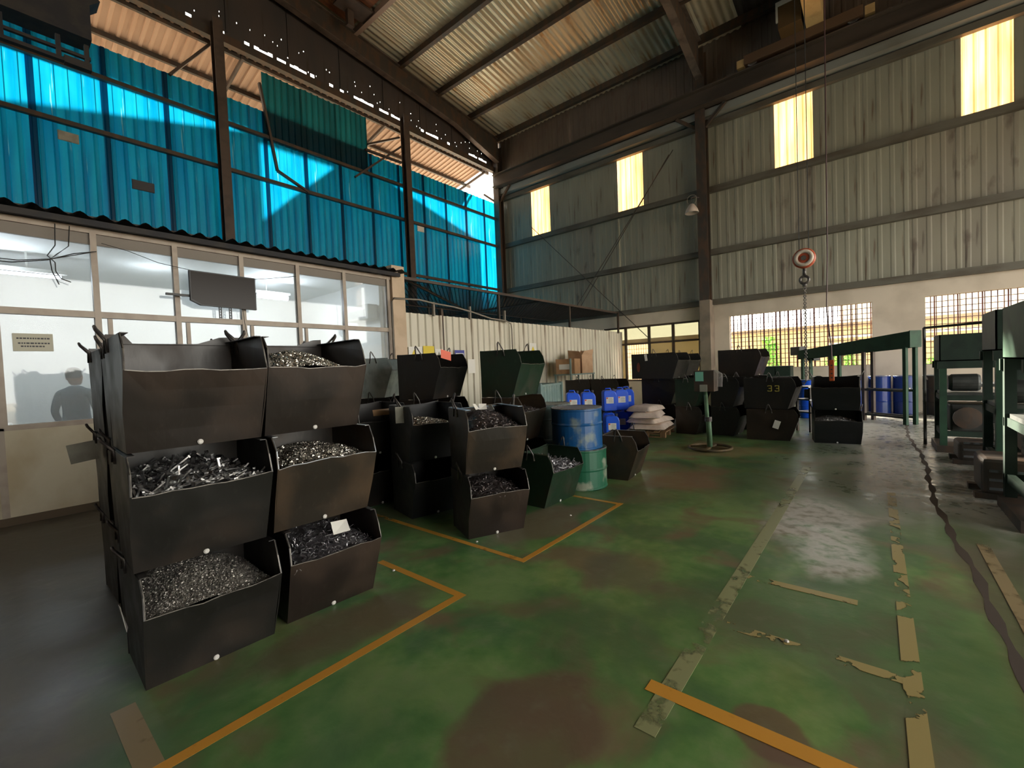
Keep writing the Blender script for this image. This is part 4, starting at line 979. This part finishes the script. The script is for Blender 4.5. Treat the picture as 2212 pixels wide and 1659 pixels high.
drum(4.84, 2.90, 0, .49, .315, 'drum_green', 'chipped green half drum standing on the floor under the blue one', ribs=(.5,))
drum(4.80, 2.93, .495, .50, .318, 'drum_blue', 'chipped blue half drum stacked on the green one', 'drum_lid', ribs=(.62,))
drum(5.20, 3.62, 0, .49, .30, 'drum_blue', 'blue half drum on the floor mostly hidden behind the stacked drums', ribs=(.5,))
drum(5.20, 3.62, .495, .50, .30, 'drum_grey', 'grey-green half drum on top, behind the chipped blue drum', ribs=(.6,))
for i, (x, y, mt, lb) in enumerate(((14.9, .46, 'drum_dblue', 'dark blue drum by the wall, left one under the green conveyor'), (14.9, -.07, 'drum_dblue', 'dark blue drum by the wall, middle one under the green conveyor'), (14.9, -.56, 'drum_dblue', 'dark blue drum with white marks, right one under the green conveyor'), (14.9, -1.12, 'bin_brown', 'dark brown drum by the wall right of the blue drums'))):
    t = drum(x, y, 0, .96, .232, mt, lb, bung=False)
    if i == 2:
        for k in range(3): b = MB(); b.box((-.252, .05 - .06 * k, .62 + .02 * (k % 2)), (.004, .03, .05)); b.obj('mark', 'paper', t); 
        t.rotation_euler = (0, 0, .3)
drum(13.35, 1.32, 0, .95, .22, 'jerry', 'bright blue drum partly hidden behind the pendant bins', bung=False)

# ------------------------------------------------------------------ jerrycans
def jerry(x, y, z, rz, label):
    t = thing('jerrycan', label, 'jerrycan', (x, y, z), radians(rz), 'blue jerrycans on the floor and stacked')
    b = MB(); pr = [(-.145, 0), (.145, 0), (.15, .02), (.15, .36), (.12, .43), (.05, .46), (-.12, .46), (-.145, .42)]
    b.plate([(p[0], -.115, p[1]) for p in pr], -.23); o = b.obj('body', 'jerry', t, bevel=.03)
    b = MB(); b.tube([(-.09, 0, .45), (-.07, 0, .50), (.03, 0, .50), (.05, 0, .45)], .014, 8); b.obj('handle', 'jerry', t)
    b = MB(); b.lathe([(.028, .44), (.028, .49), (.024, .495)], 14, (.10, 0, 0)); b.obj('cap', 'ink_dark', t)
    b = MB(); b.bb(-.09, .075, -.1175, -.1155, .17, .31); lb_ = b.obj('label', 'paper', t)
    b = MB(); b.bb(-.085, -.05, -.119, -.1175, .275, .305); b.obj('hazard_mark', 'ink_red', lb_)
    b = MB()
    for k in range(4): b.bb(-.03, .06 - .02 * (k % 2), -.119, -.1175, .20 + .025 * k, .207 + .025 * k)
    b.obj('print', 'paper_grey', lb_)['kind'] = 'stuff'
    return t
FJ = -52
for x, y, z, lb in ((8.15, 5.05, 0, 'blue jerrycan on the floor below the left upper pair, hidden by the drums'), (8.36, 4.80, 0, 'second lower blue jerrycan below the left upper pair'),
                    (8.15, 5.05, .50, 'left of the two upper blue jerrycans behind the drum'), (8.36, 4.80, .50, 'right of the two upper blue jerrycans behind the drum'),
                    (8.98, 4.62, .0, 'lower blue jerrycan, left one beside the white sacks'), (9.26, 4.47, .0, 'lower blue jerrycan directly left of the white sacks'),
                    (8.98, 4.62, .50, 'upper blue jerrycan, left of the trio above the sacks'), (9.26, 4.47, .50, 'upper blue jerrycan, middle of the trio above the sacks'),
                    (9.60, 4.46, 0, 'rear lower blue jerrycan behind the sacks'), (9.56, 4.46, .50, 'upper blue jerrycan, right of the trio above the sacks'),
                    (8.45, 4.30, 0, 'blue jerrycan on the floor nearest the chipped drum')):
    jerry(x, y, z, FJ + random.uniform(-4, 4), lb)
# pallet and sacks
t = thing('pallet', 'wooden pallet carrying white sacks', 'pallet', (9.16, 3.74, 0), radians(8))
for k in range(6): b = MB(); b.box((0, -.36 + .144 * k, .125), (.92, .10, .022)); b.obj('slat', 'wood', t)
for k in (-1, 0, 1):
    for q in (-1, 0, 1): b = MB(); b.box((.40 * k, .34 * q, .057), (.10, .10, .10)); b.obj('block', 'wood', t)
    b = MB(); b.box((.40 * k, 0, .109), (.10, .78, .018)); b.obj('bearer', 'wood', t)
    b = MB(); b.box((.40 * k, 0, .012), (.10, .78, .018)); b.obj('runner', 'wood', t)
def sack(x, y, z, rz, sx, sy, sz, label, seed, mark=False):
    rnd = random.Random(seed); b = MB(); n, mm = 20, 12; o = len(b.v)
    for j in range(mm + 1):
        v = -1 + 2 * j / mm
        for i in range(n + 1):
            u = -1 + 2 * i / n
            hgt = max(0, (1 - abs(u) ** 6)) ** .5 * max(0, (1 - abs(v) ** 5)) ** .45
            pin = 1 - .07 * (1 - abs(v)) * (abs(u) ** 4) 
            b.v.append((u * sx / 2 * pin, v * sy / 2 * (1 - .06 * (1 - abs(u))), sz * (.25 + .75 * hgt + .06 * sin(u * 5 + seed) * cos(v * 4 + seed)) if hgt > 0 else sz * .3))
    k = len(b.v)
    b.v += [(p[0], p[1], sz * .3 - (p[2] - sz * .3) * .32) for p in b.v[:k]]
    for j in range(mm):
        for i in range(n): q = j * (n + 1) + i; b.f.append((q, q + 1, q + n + 2, q + n + 1)); b.f.append((q + k, q + n + 1 + k, q + n + 2 + k, q + 1 + k))
    t = thing('sack', label, 'sack', (x, y, z), radians(rz), 'white sacks piled on the pallet')
    b.obj('bag', 'sack', t, smooth=True)
    b = MB(); b.bb(-sx / 2 - .03, -sx / 2 + .02, -sy * .36, sy * .36, sz * .27, sz * .33); b.obj('seam', 'sack', t)
    if mark: b = MB(); [b.box((-.04 + .05 * q, -.10, sz * 1.005), (.035, .06, .004)) for q in range(4)]; b.obj('print', 'ink_pinkred', t)
sack(9.12, 3.70, .14, 8, 1.0, .74, .14, 'white sack at the bottom of the pallet pile', 1)
sack(9.18, 3.76, .25, -7, .92, .68, .14, 'second white sack from the bottom of the pile', 2)
sack(9.14, 3.80, .36, 14, .88, .64, .15, 'third white sack of the pile, with faded red print', 3, True)
sack(9.20, 3.86, .48, -4, .78, .56, .15, 'topmost white sack of the pile', 4)

# ------------------------------------------------------------------ rack with cartons, ribbed stillage
t = thing('steel_rack', 'green steel rack holding two cartons against the partition', 'rack', (11.0, 6.72, 0))
for x in (-.62, .62):
    for y in (-.25, .25): b = MB(); b.bb(x - .02, x + .02, y - .02, y + .02, 0, 1.75 if y < 0 and x < 0 else 1.32); b.obj('leg', 'teal_ribbed', t)
b = MB(); b.bb(-.66, .66, -.29, .29, 1.29, 1.325); b.obj('shelf', 'teal_ribbed', t)
b = MB(); b.bb(-.66, .66, -.29, .29, .5, .53); b.obj('shelf', 'teal_ribbed', t)
def carton(x, y, z, d, rz, label, mt, flaps=False):
    t = thing('carton', label, 'carton', (x, y, z), radians(rz)); hx, hy, h = d[0] / 2, d[1] / 2, d[2]; w = .006
    for a in ((-hx, hx, -hy, -hy + w), (-hx, hx, hy - w, hy), (-hx, -hx + w, -hy, hy), (hx - w, hx, -hy, hy)):
        b = MB(); b.bb(*a, 0, h); b.obj('side', mt, t)
    b = MB(); b.bb(-hx, hx, -hy, hy, 0, w); b.obj('bottom', mt, t)
    if flaps:
        for (p, q, ux, uy) in (((-hx, -hy), (hx, -hy), 0, -1), ((-hx, hy), (hx, hy), 0, 1), ((-hx, -hy), (-hx, hy), -1, 0), ((hx, -hy), (hx, hy), 1, 0)):
            e = random.uniform(.10, .18); b = MB(); b.plate([(p[0], p[1], h), (q[0], q[1], h), (q[0] * .9 + ux * .07, q[1] * .9 + uy * .07, h + e), (p[0] * .8 + ux * .10, p[1] * .8 + uy * .1, h + e * .7)], .004); b.obj('flap', mt, t)
    else:
        b = MB(); b.bb(-hx, hx, -hy, hy, h - w, h); b.obj('top', mt, t)
        b = MB(); b.bb(-hx - .002, -hx, -hy + .1, hy - .1, h * .3, h * .65); b.obj('label', 'paper', t)
    return t
carton(10.66, 6.72, 1.325, (.5, .55, .42), 12, 'closed brown carton with a white label on the rack', 'card')
carton(11.28, 6.68, 1.325, (.5, .5, .52), -8, 'open pale carton with raised flaps on the rack', 'card2', True)
t = thing('stillage', 'grey-green ribbed steel stillage behind the stacked drums', 'crate', (6.60, 4.97, 0), radians(12))
rb = corr_mesh('ribbed_panel', 'teal_ribbed', .96, 1.1, .12, .02); rb2 = corr_mesh('ribbed_panel', 'teal_ribbed', .72, 1.1, .12, .02)
for (lx, ly, a, me) in ((-.48, -.36, 0, rb), (.48, .36, pi, rb), (-.48, .36, -pi / 2, rb2), (.48, -.36, pi / 2, rb2)): link('ribbed_panel', me, t, (lx, ly, .1), a)
for x in (-.5, .5):
    for y in (-.38, .38): b = MB(); b.bb(x - .03, x + .03, y - .03, y + .03, 0, 1.24); b.obj('post', 'teal_ribbed', t)
for z in (.1, 1.2):
    b = MB()
    for y in (-.38, .38): b.bb(-.5, .5, y - .02, y + .02, z - .02, z + .02)
    for x in (-.5, .5): b.bb(x - .02, x + .02, -.38, .38, z - .02, z + .02)
    b.obj('frame', 'teal_ribbed', t)
b = MB(); b.bb(-.48, .48, -.36, .36, .1, .13); b.obj('base', 'teal_ribbed', t)
t = thing('cabinet', 'dark green steel cabinet below the wide grilled window', 'cabinet', (13.0, 1.95, 0))
b = MB(); b.bb(-.25, .25, -.33, .33, 0, 1.33); b.obj('body', 'green_dark', t, bevel=.015)
for s in (-1, 1): b = MB(); b.bb(-.265, -.25, s * .165 - .155, s * .165 + .155, .08, 1.28); dd = b.obj('door', 'green_dark', t); b = MB(); b.bb(-.28, -.265, s * .03 - .008, s * .03 + .008, .62, .74); b.obj('handle', 'rod', dd)

# ------------------------------------------------------------------ green pole stand with ring base
t = thing('pole_stand', 'green pole with a control box standing on a ring base', 'stand', (7.98, 2.22, 0))
b = MB(); b.torus(.34, .022, (0, 0, .03), 40, 8); b.obj('ring_base', 'ring', t, smooth=True)
b = MB(); b.bar((-.34, 0, .03), (.34, 0, .03), .05, .03); b.bar((0, -.34, .03), (0, .34, .03), .05, .03); b.obj('spoke', 'ring', t)
b = MB(); b.tube([(0, 0, .03), (0, .015, .5), (-.01, .03, .52), (-.02, .05, 1.1)], [.045, .045, .034, .032], 12); b.obj('pole', 'green_pole', t, smooth=True)
b = MB(); b.lathe([(.058, .48), (.058, .56)], 14, (0, .015, 0)); b.obj('clamp', 'rod', t)
b = MB(); b.bb(-.14, .10, -.13, .20, 1.0, 1.36); b.obj('control_box', 'steel_dark', t, bevel=.012)
b = MB(); b.bb(-.155, -.14, .04, .17, 1.18, 1.34); b.obj('card', 'paper_green', t)
b = MB(); b.bb(-.155, -.14, -.02, .10, 1.0, 1.12); b.obj('plate', 'paper_grey', t)
b = MB()
for k in range(4): b.tube([(-.1, -.13 - .01 * k, 1.36), (-.08, -.18 - .02 * k, 1.30), (-.06, -.17 - .02 * k, 1.08)], .005, 5)
b.obj('cable', 'plug', t)

# ------------------------------------------------------------------ conveyor
A = Vector((12.62, -.68, 0)); Bv = Vector((14.626, 1.482, 0)); dv = (Bv - A); Lc = dv.length; ang_c = atan2(dv.y, dv.x)
cv = thing('conveyor', 'long sloping green trough conveyor on steel legs', 'conveyor', A, ang_c)
def zc_(s): return 1.66 - .19 * s / Lc
b = MB()
for y in (-.02, .24):
    b.add([(-.05, y, zc_(0) - .02), (Lc, y, zc_(Lc)), (Lc, y, zc_(Lc) + .24), (-.05, y, zc_(0) + .32), (-.05, y + .02, zc_(0) - .02), (Lc, y + .02, zc_(Lc)), (Lc, y + .02, zc_(Lc) + .24), (-.05, y + .02, zc_(0) + .32)], [(0, 1, 2, 3), (7, 6, 5, 4), (0, 4, 5, 1), (1, 5, 6, 2), (2, 6, 7, 3), (3, 7, 4, 0)])
b.obj('side_rail', 'green_steel', cv)
b = MB(); b.add([(-.05, 0, zc_(0)), (Lc, 0, zc_(Lc) + .02), (Lc, .24, zc_(Lc) + .02), (-.05, .24, zc_(0)), (-.05, 0, zc_(0) + .02), (Lc, 0, zc_(Lc) + .04), (Lc, .24, zc_(Lc) + .04), (-.05, .24, zc_(0) + .02)], [(3, 2, 1, 0), (4, 5, 6, 7), (0, 1, 5, 4), (2, 3, 7, 6), (0, 4, 7, 3), (1, 2, 6, 5)]); b.obj('belt', 'rubber', cv)
b = MB(); b.bb(-.07, -.05, -.02, .26, zc_(0) - .02, zc_(0) + .33); b.obj('end_plate', 'green_steel', cv)
for s in (.05, 1.0, 1.9, 2.8):
    for y in (0, .24): b = MB(); b.bb(s - .035, s + .035, y - .03, y + .03, 0, zc_(s)); b.obj('leg', 'green_steel' if s != 1.0 else 'steel_brown', cv)
for z in (.15, .72):
    for y in (0, .24): b = MB(); b.bb(.05, 2.8, y - .02, y + .02, z - .025, z + .025); b.obj('cross_rail', 'grey_steel', cv)
b = MB(); b.bb(Lc - .05, Lc + .28, .02, .26, zc_(Lc) + .12, zc_(Lc) + .36); b.bb(Lc - .25, Lc + .05, -.2, .0, zc_(Lc) - .05, zc_(Lc) + .16); b.obj('drive_motor', 'grey_steel', cv, bevel=.02)

# ------------------------------------------------------------------ green machines on the right
def machine(x, y, label, top, bot, hx, hy, mt, tray=False, seed=1):
    rnd = random.Random(seed)
    t = thing('washing_machine' if False else 'hopper_machine', label, 'machine', (x, y, 0))
    b = MB(); b.bb(0, hx, -hy, -hy + .015, bot, top); b.bb(0, hx, -.015, 0, bot, top); b.bb(0, .015, -hy, 0, bot, top); b.bb(hx - .015, hx, -hy, 0, bot, top); b.bb(0, hx, -hy, 0, bot, bot + .015)
    b.obj('hopper', mt, t)
    for q_ in (0, hx): b = MB(); b.bb(q_ - .025, q_ + .02, -hy - .02, .02, bot - .11, bot); b.obj('hopper_beam', 'green_dark', t)
    for px_ in (.02, hx - .04):
        for py in (-.04, -hy + .04): b = MB(); b.bb(px_ - .04, px_ + .04, py - .04, py + .04, 0, bot); b.obj('leg', 'green_steel' if px_ < .1 and py > -.1 else 'green_dark', t)
    for z in (.28, .82):
        b = MB()
        for py in (-.04, -hy + .04): b.bb(0, hx, py - .025, py + .025, z - .04, z + .04)
        for px_ in (.02, hx - .04): b.bb(px_ - .025, px_ + .025, -hy, 0, z - .04, z + .04)
        b.obj('cross_beam', 'green_dark', t)
    b = MB(); b.bb(.02, hx - .02, -hy + .03, -.03, .86, .90); b.obj('table', 'grey_steel', t)
    b = MB(); b.bb(.12, hx - .1, -hy + .15, -.12, .30, .72); b.obj('gearbox', 'grey_steel', t, bevel=.03)
    b = MB(); b.lathe([(.11, 0), (.13, .03), (.13, .30), (.10, .34)], 18); b.v = [(p[0] + .2, p[2] - .45, p[1] + 1.04) for p in b.v]; b.obj('motor', 'grey_steel', t)
    b = MB(); b.lathe([(.10, -.02), (.16, 0), (.16, .05), (.05, .06)], 20); b.v = [(-p[2] + .05, p[0] - .3, p[1] + .52) for p in b.v]; b.obj('pulley', 'steel_dark', t)
    b = MB(); b.bb(-.06, hx, -hy, .04, 0, .10); b.obj('skid', 'steel_dark', t)
    if tray:
        b = MB()
        for k in range(60):
            s = rnd.uniform(.02, .045); b.box((rnd.uniform(.05, hx - .05), rnd.uniform(-hy + .04, -.02), bot + .02 + s * .4), (s, s, s), rnd.uniform(0, 3))
        o = b.obj('contents', 'plug', t); o['kind'] = 'stuff'
    return t
machine(9.25, -.74, 'furthest green hopper machine, standing on dark legs', 1.77, 1.37, .8, .85, 'green_dark', seed=1)
machine(7.15, -1.02, 'middle green hopper machine, taller than the one beyond', 1.95, 1.50, .8, .9, 'green_dark', True, 2)
machine(5.42, -.94, 'nearest green hopper machine at the right edge', 1.90, 1.42, .85, .9, 'green_steel', False, 3)
for (x, y, lx, ly, lz, lb, mt) in ((8.55, -.84, .5, .7, .30, 'low dark gear casing on the floor between the far and middle machines', 'steel_dark'), (6.70, -.82, .52, .8, .42, 'dark oily machine base on the floor between the middle and nearest machines', 'steel_dark')):
    t = thing('machine_base', lb, 'machine', (x, y, 0))
    b = MB(); b.bb(-lx / 2, lx / 2, -ly, 0, .05, lz); b.obj('casing', mt, t, bevel=.04)
    for k in (-1, 1): b = MB(); b.bb(k * lx * .4 - .05, k * lx * .4 + .05, -ly - .03, .05, 0, .06); b.obj('foot', 'steel_dark', t)
    for k in range(3): b = MB(); b.bb(-lx / 2 - .012, -lx / 2, -ly * .9, -.05, .10 + .09 * k, .125 + .09 * k); b.obj('fin', 'rim', t)
    b = MB(); b.lathe([(.06, 0), (.09, .02), (.09, .2), (.05, .23)], 16, (0, -ly * .5, lz)); b.obj('valve', 'rod', t)
t = thing('pipe_frame', 'thin grey pipe frame standing before the far right grille', 'frame', (0, 0, 0))
b = MB(); b.tube([(9.95, -.62, 0), (9.95, -.62, 1.92)], .022, 8); b.obj('post', 'grey_steel', t)
b = MB(); b.tube([(9.95, -.62, 1.92), (9.2, -1.45, 1.92)], .02, 8); b.obj('top_rail', 'grey_steel', t)
b = MB(); b.tube([(9.2, -1.45, 1.75), (9.2, -1.45, 1.92)], .02, 8); b.obj('drop', 'grey_steel', t)
t = thing('work_table', 'long low work table cluttered with tools by the far right wall', 'table', (13.3, -3.6, 0))
b = MB(); b.bb(-.4, .4, -1.2, 2.0, .78, .84); b.obj('top', 'grey_steel', t)
for x in (-.35, .35):
    for y in (-1.1, 1.9): b = MB(); b.bb(x - .03, x + .03, y - .03, y + .03, 0, .78); b.obj('leg', 'grey_steel', t)
b = MB(); b.bb(-.38, .38, -1.1, 1.9, .2, .23); b.obj('shelf', 'grey_steel', t)
for i, (x, y, s, mt, lb) in enumerate(((13.2, -2.2, .22, 'card2', 'small pale carton on the far work table'), (13.15, -2.75, .18, 'plug', 'grey tub on the far work table'), (13.2, -3.3, .26, 'card', 'brown box on the far work table'), (13.25, -3.9, .2, 'teal_ribbed', 'teal tin on the far work table'))):
    b = MB(); b.bb(-s / 2, s / 2, -s / 2, s / 2, 0, s); b.bb(-s / 2 - .006, s / 2 + .006, -s / 2 - .006, s / 2 + .006, s * .8, s + .004); o = b.obj('box', mt, bevel=.006); o.location = (x, y, .84); tag(o, lb, 'box')
# small stand between the far bins
t = thing('vise_stand', 'small dark stand with steel shelves between the numbered bin and the pendant bins', 'stand', (10.9, 1.02, 0), radians(-40))
for x in (-.2, .2):
    for y in (-.16, .16): b = MB(); b.bb(x - .02, x + .02, y - .02, y + .02, 0, .92); b.obj('leg', 'steel_dark', t)
for z, w in ((.92, .27), (.66, .25), (.40, .22)): b = MB(); b.bb(-w, w, -.2, .2, z - .015, z + .01); b.obj('shelf', 'rim', t)
b = MB(); b.bb(-.12, .12, -.08, .08, .68, .86); b.obj('vise', 'grey_steel', t, bevel=.02)

# ------------------------------------------------------------------ bridge crane, hook and pendant
cr = thing('bridge_crane', 'cream bridge crane riding on the brown runway beam', 'crane', (0, 0, 0))
b = MB(); b.bb(14.80, 15.06, .15, 2.9, 10.16, 10.42); b.obj('end_carriage', mat('carriage_paint', (.12, .07, .04), rough=.5), cr, bevel=.01)
for y in (.35, 2.7): b = MB(); b.lathe([(.12, -.06), (.15, -.05), (.15, .05), (.12, .06)], 18); b.v = [(14.94 + p[2], y + p[0], 10.24 + p[1]) for p in b.v]; b.obj('wheel', 'rod', cr)
for y in (.02, 3.0): b = MB(); b.bb(14.84, 15.02, y - .10, y + .10, 10.14, 10.36); b.obj('buffer', 'crane_cream', cr)
b = MB(); b.bb(-4, 14.95, .98, 1.36, 10.42, 11.1); b.obj('girder', 'crane_cream', cr)
b = MB(); b.bb(14.3, 14.9, 1.42, 1.95, 10.42, 11.0); b.obj('control_cabinet', 'crane_brown', cr)
b = MB(); b.bb(14.28, 14.75, 1.45, 2.0, 11.0, 11.12); b.bb(14.28, 14.34, 1.95, 2.0, 10.6, 11.0); b.obj('guard', 'crane_white', cr)
b = MB(); b.bb(7.6, 8.4, .55, .96, 10.3, 10.9); b.obj('trolley', 'crane_brown', cr)
cr.location = (0, 0, .035)
hk = thing('hoist_hook', 'round red and white hook block hanging on chains', 'hook', (8.0, .815, 0))
b = MB(); b.lathe([(.04, -.05), (.135, -.045), (.15, -.02), (.15, .02), (.135, .045), (.04, .05)], 28); b.v = [(p[2], p[0], p[1] + 3.0) for p in b.v]; b.obj('sheave', 'hook_red', hk)
b = MB(); b.torus(.10, .028, (-.045, 0, 3.0), 28, 8, 'x'); b.obj('face_ring', 'hook_white', hk, smooth=True)
b = MB(); b.lathe([(.035, -.07), (.035, -.05)], 14); b.v = [(p[2], p[0], p[1] + 3.0) for p in b.v]; b.obj('axle', 'rod', hk)
b = MB(); b.tube([(0, 0, 2.86), (0, 0, 2.74)], .022, 8); b.torus(.055, .02, (0, 0, 2.68), 20, 8, 'x'); b.tube([(0, 0, 2.62), (0, 0, 2.58)], .03, 8); b.obj('hook', 'rod', hk, smooth=True)
b = MB(); b.tube([(0, -.06, 3.1), (0, -.06, 10.3)], .006, 5); b.tube([(0, .06, 3.1), (0, .06, 10.3)], .006, 5); b.obj('rope', 'wire', hk)
b = MB(); z = 2.57; k = 0
while z > 1.24:
    b.torus(.017, .006, (0, 0, z), 8, 4, 'x' if k % 2 else 'y'); z -= .027; k += 1
o = b.obj('chain', 'rod', hk); o['kind'] = 'stuff'
b = MB(); b.tube([(0, 0, 1.24), (0, 0, 1.16), (0, .03, 1.10), (0, .045, 1.14)], .01, 6); b.obj('lower_hook', 'rod', hk)
pd = thing('crane_pendant', 'orange crane pendant hanging on a thin cable', 'pendant', (8.0, .50, 0))
b = MB(); b.tube([(0, 0, 10.4), (0, .03, 3.0), (0, .05, 2.2), (0, .0, 1.65), (0, 0, 1.45)], .008, 6); b.obj('cable', mat('pendant_cable', (.07, .03, .03), rough=.5), pd)
b = MB(); b.bb(-.025, .025, -.03, .03, 1.15, 1.46); b.obj('grip', 'orange', pd, bevel=.008)
for k in range(4): b = MB(); b.lathe([(.012, 0), (.012, .008)], 10); b.v = [(-p[2] - .025, p[0], p[1] + 1.20 + .06 * k) for p in b.v]; b.obj('button', 'ink_dark', pd)

# ------------------------------------------------------------------ lamp on the column, dark overhead cabin
t = thing('dome_lamp', 'pale dome lamp on a bracket beside the middle steel column', 'lamp', (14.72, 4.46, 6.32))
b = MB(); b.lathe([(.05, .22), (.08, .20), (.17, .06), (.21, -.06), (.20, -.07), (.15, .05), (.02, .12)], 24); b.obj('dome', 'lamp_dome', t, smooth=True)
b = MB(); b.lathe([(.02, -.02), (.05, 0), (.05, .06), (.02, .1)], 14); b.obj('bulb', 'plug', t, smooth=True)
b = MB(); b.tube([(0, 0, .22), (0, .02, .40), (.12, -.06, .46), (.28, -.14, .46)], .014, 8); b.obj('bracket', 'rod', t)
b = MB(); b.torus(.15, .008, (.02, .0, .36), 24, 6, 'x'); b.obj('cage_ring', 'conduit', t)
t = thing('overhead_cabin', 'black sheet metal crane cabin high above the office at the upper left', 'cabin', (0, 0, 0))
b = MB(); b.bb(-1.2, 1.30, 8.7, 9.05, 6.50, 8.4); b.obj('body', 'steel_black', t)
b = MB(); b.plate([(1.30, 8.7, 7.25), (1.42, 8.7, 7.12), (1.30, 8.7, 7.0)], .3); b.obj('bracket', 'steel_black', t)
b = MB()
b.bar((-1.2, 8.75, 6.10), (1.28, 8.75, 6.10), .08, .05); b.bar((-1.2, 8.75, 6.24), (1.28, 8.75, 6.24), .05, .04)
for x in (-.6, -.1, .42, .95, 1.24): b.bar((x, 8.75, 6.10), (x, 8.75, 6.42), .06, .05)
b.bar((-.1, 8.75, 6.4), (.15, 8.75, 6.24), .03, .03)
b.obj('lower_frame', 'steel_black', t)
b = MB(); b.bb(1.0, 1.28, 8.7, 8.8, 6.06, 6.16); b.obj('shoe', 'steel_black', t)
for x in (-1.0, 1.1): b = MB(); b.bb(x - .05, x + .05, 8.95, 9.05, 8.4, rz_(x) - .05); b.obj('hanger', 'steel_black', t)
# small plates on the blue wall
for (x0, x1, z0, z1, mt, lb) in ((2.47, 2.86, 5.98, 6.18, 'ink_dark', 'dark plate on the blue wall left of the steel column'), (1.32, 1.62, 6.66, 6.84, 'paper_grey', 'faded grey plate on the blue wall at the far left'), (10.62, 10.92, 6.78, 6.96, 'paper', 'small pale plate on the blue wall right of the second column')):
    b = MB(); b.bb(x0, x1, YB - .06, YB - .045, z0, z1); b.bb(x0 - .01, x1 + .01, YB - .045, YB - .035, z0 - .01, z1 + .01); tag(b.obj('wall_plate', mt), lb, 'plate')
# litter
for i, (x, y, lb) in enumerate(((2.66, .38, 'tiny bright foil scrap lying on the green floor'), (1.95, 2.86, 'pale pebble on the floor line beside the second front stack'), (2.72, 2.72, 'small stone by the corner of the middle bay'), (3.75, 2.4, 'pale debris on the floor before the small green bin'))):
    b = MB(); b.lathe([(.003, 0), (.013, .003), (.009, .010), (.001, .012)], 7, (0, 0, .001)); o = b.obj('pebble', 'plug'); o.location = (x, y, 0); tag(o, lb, 'debris')
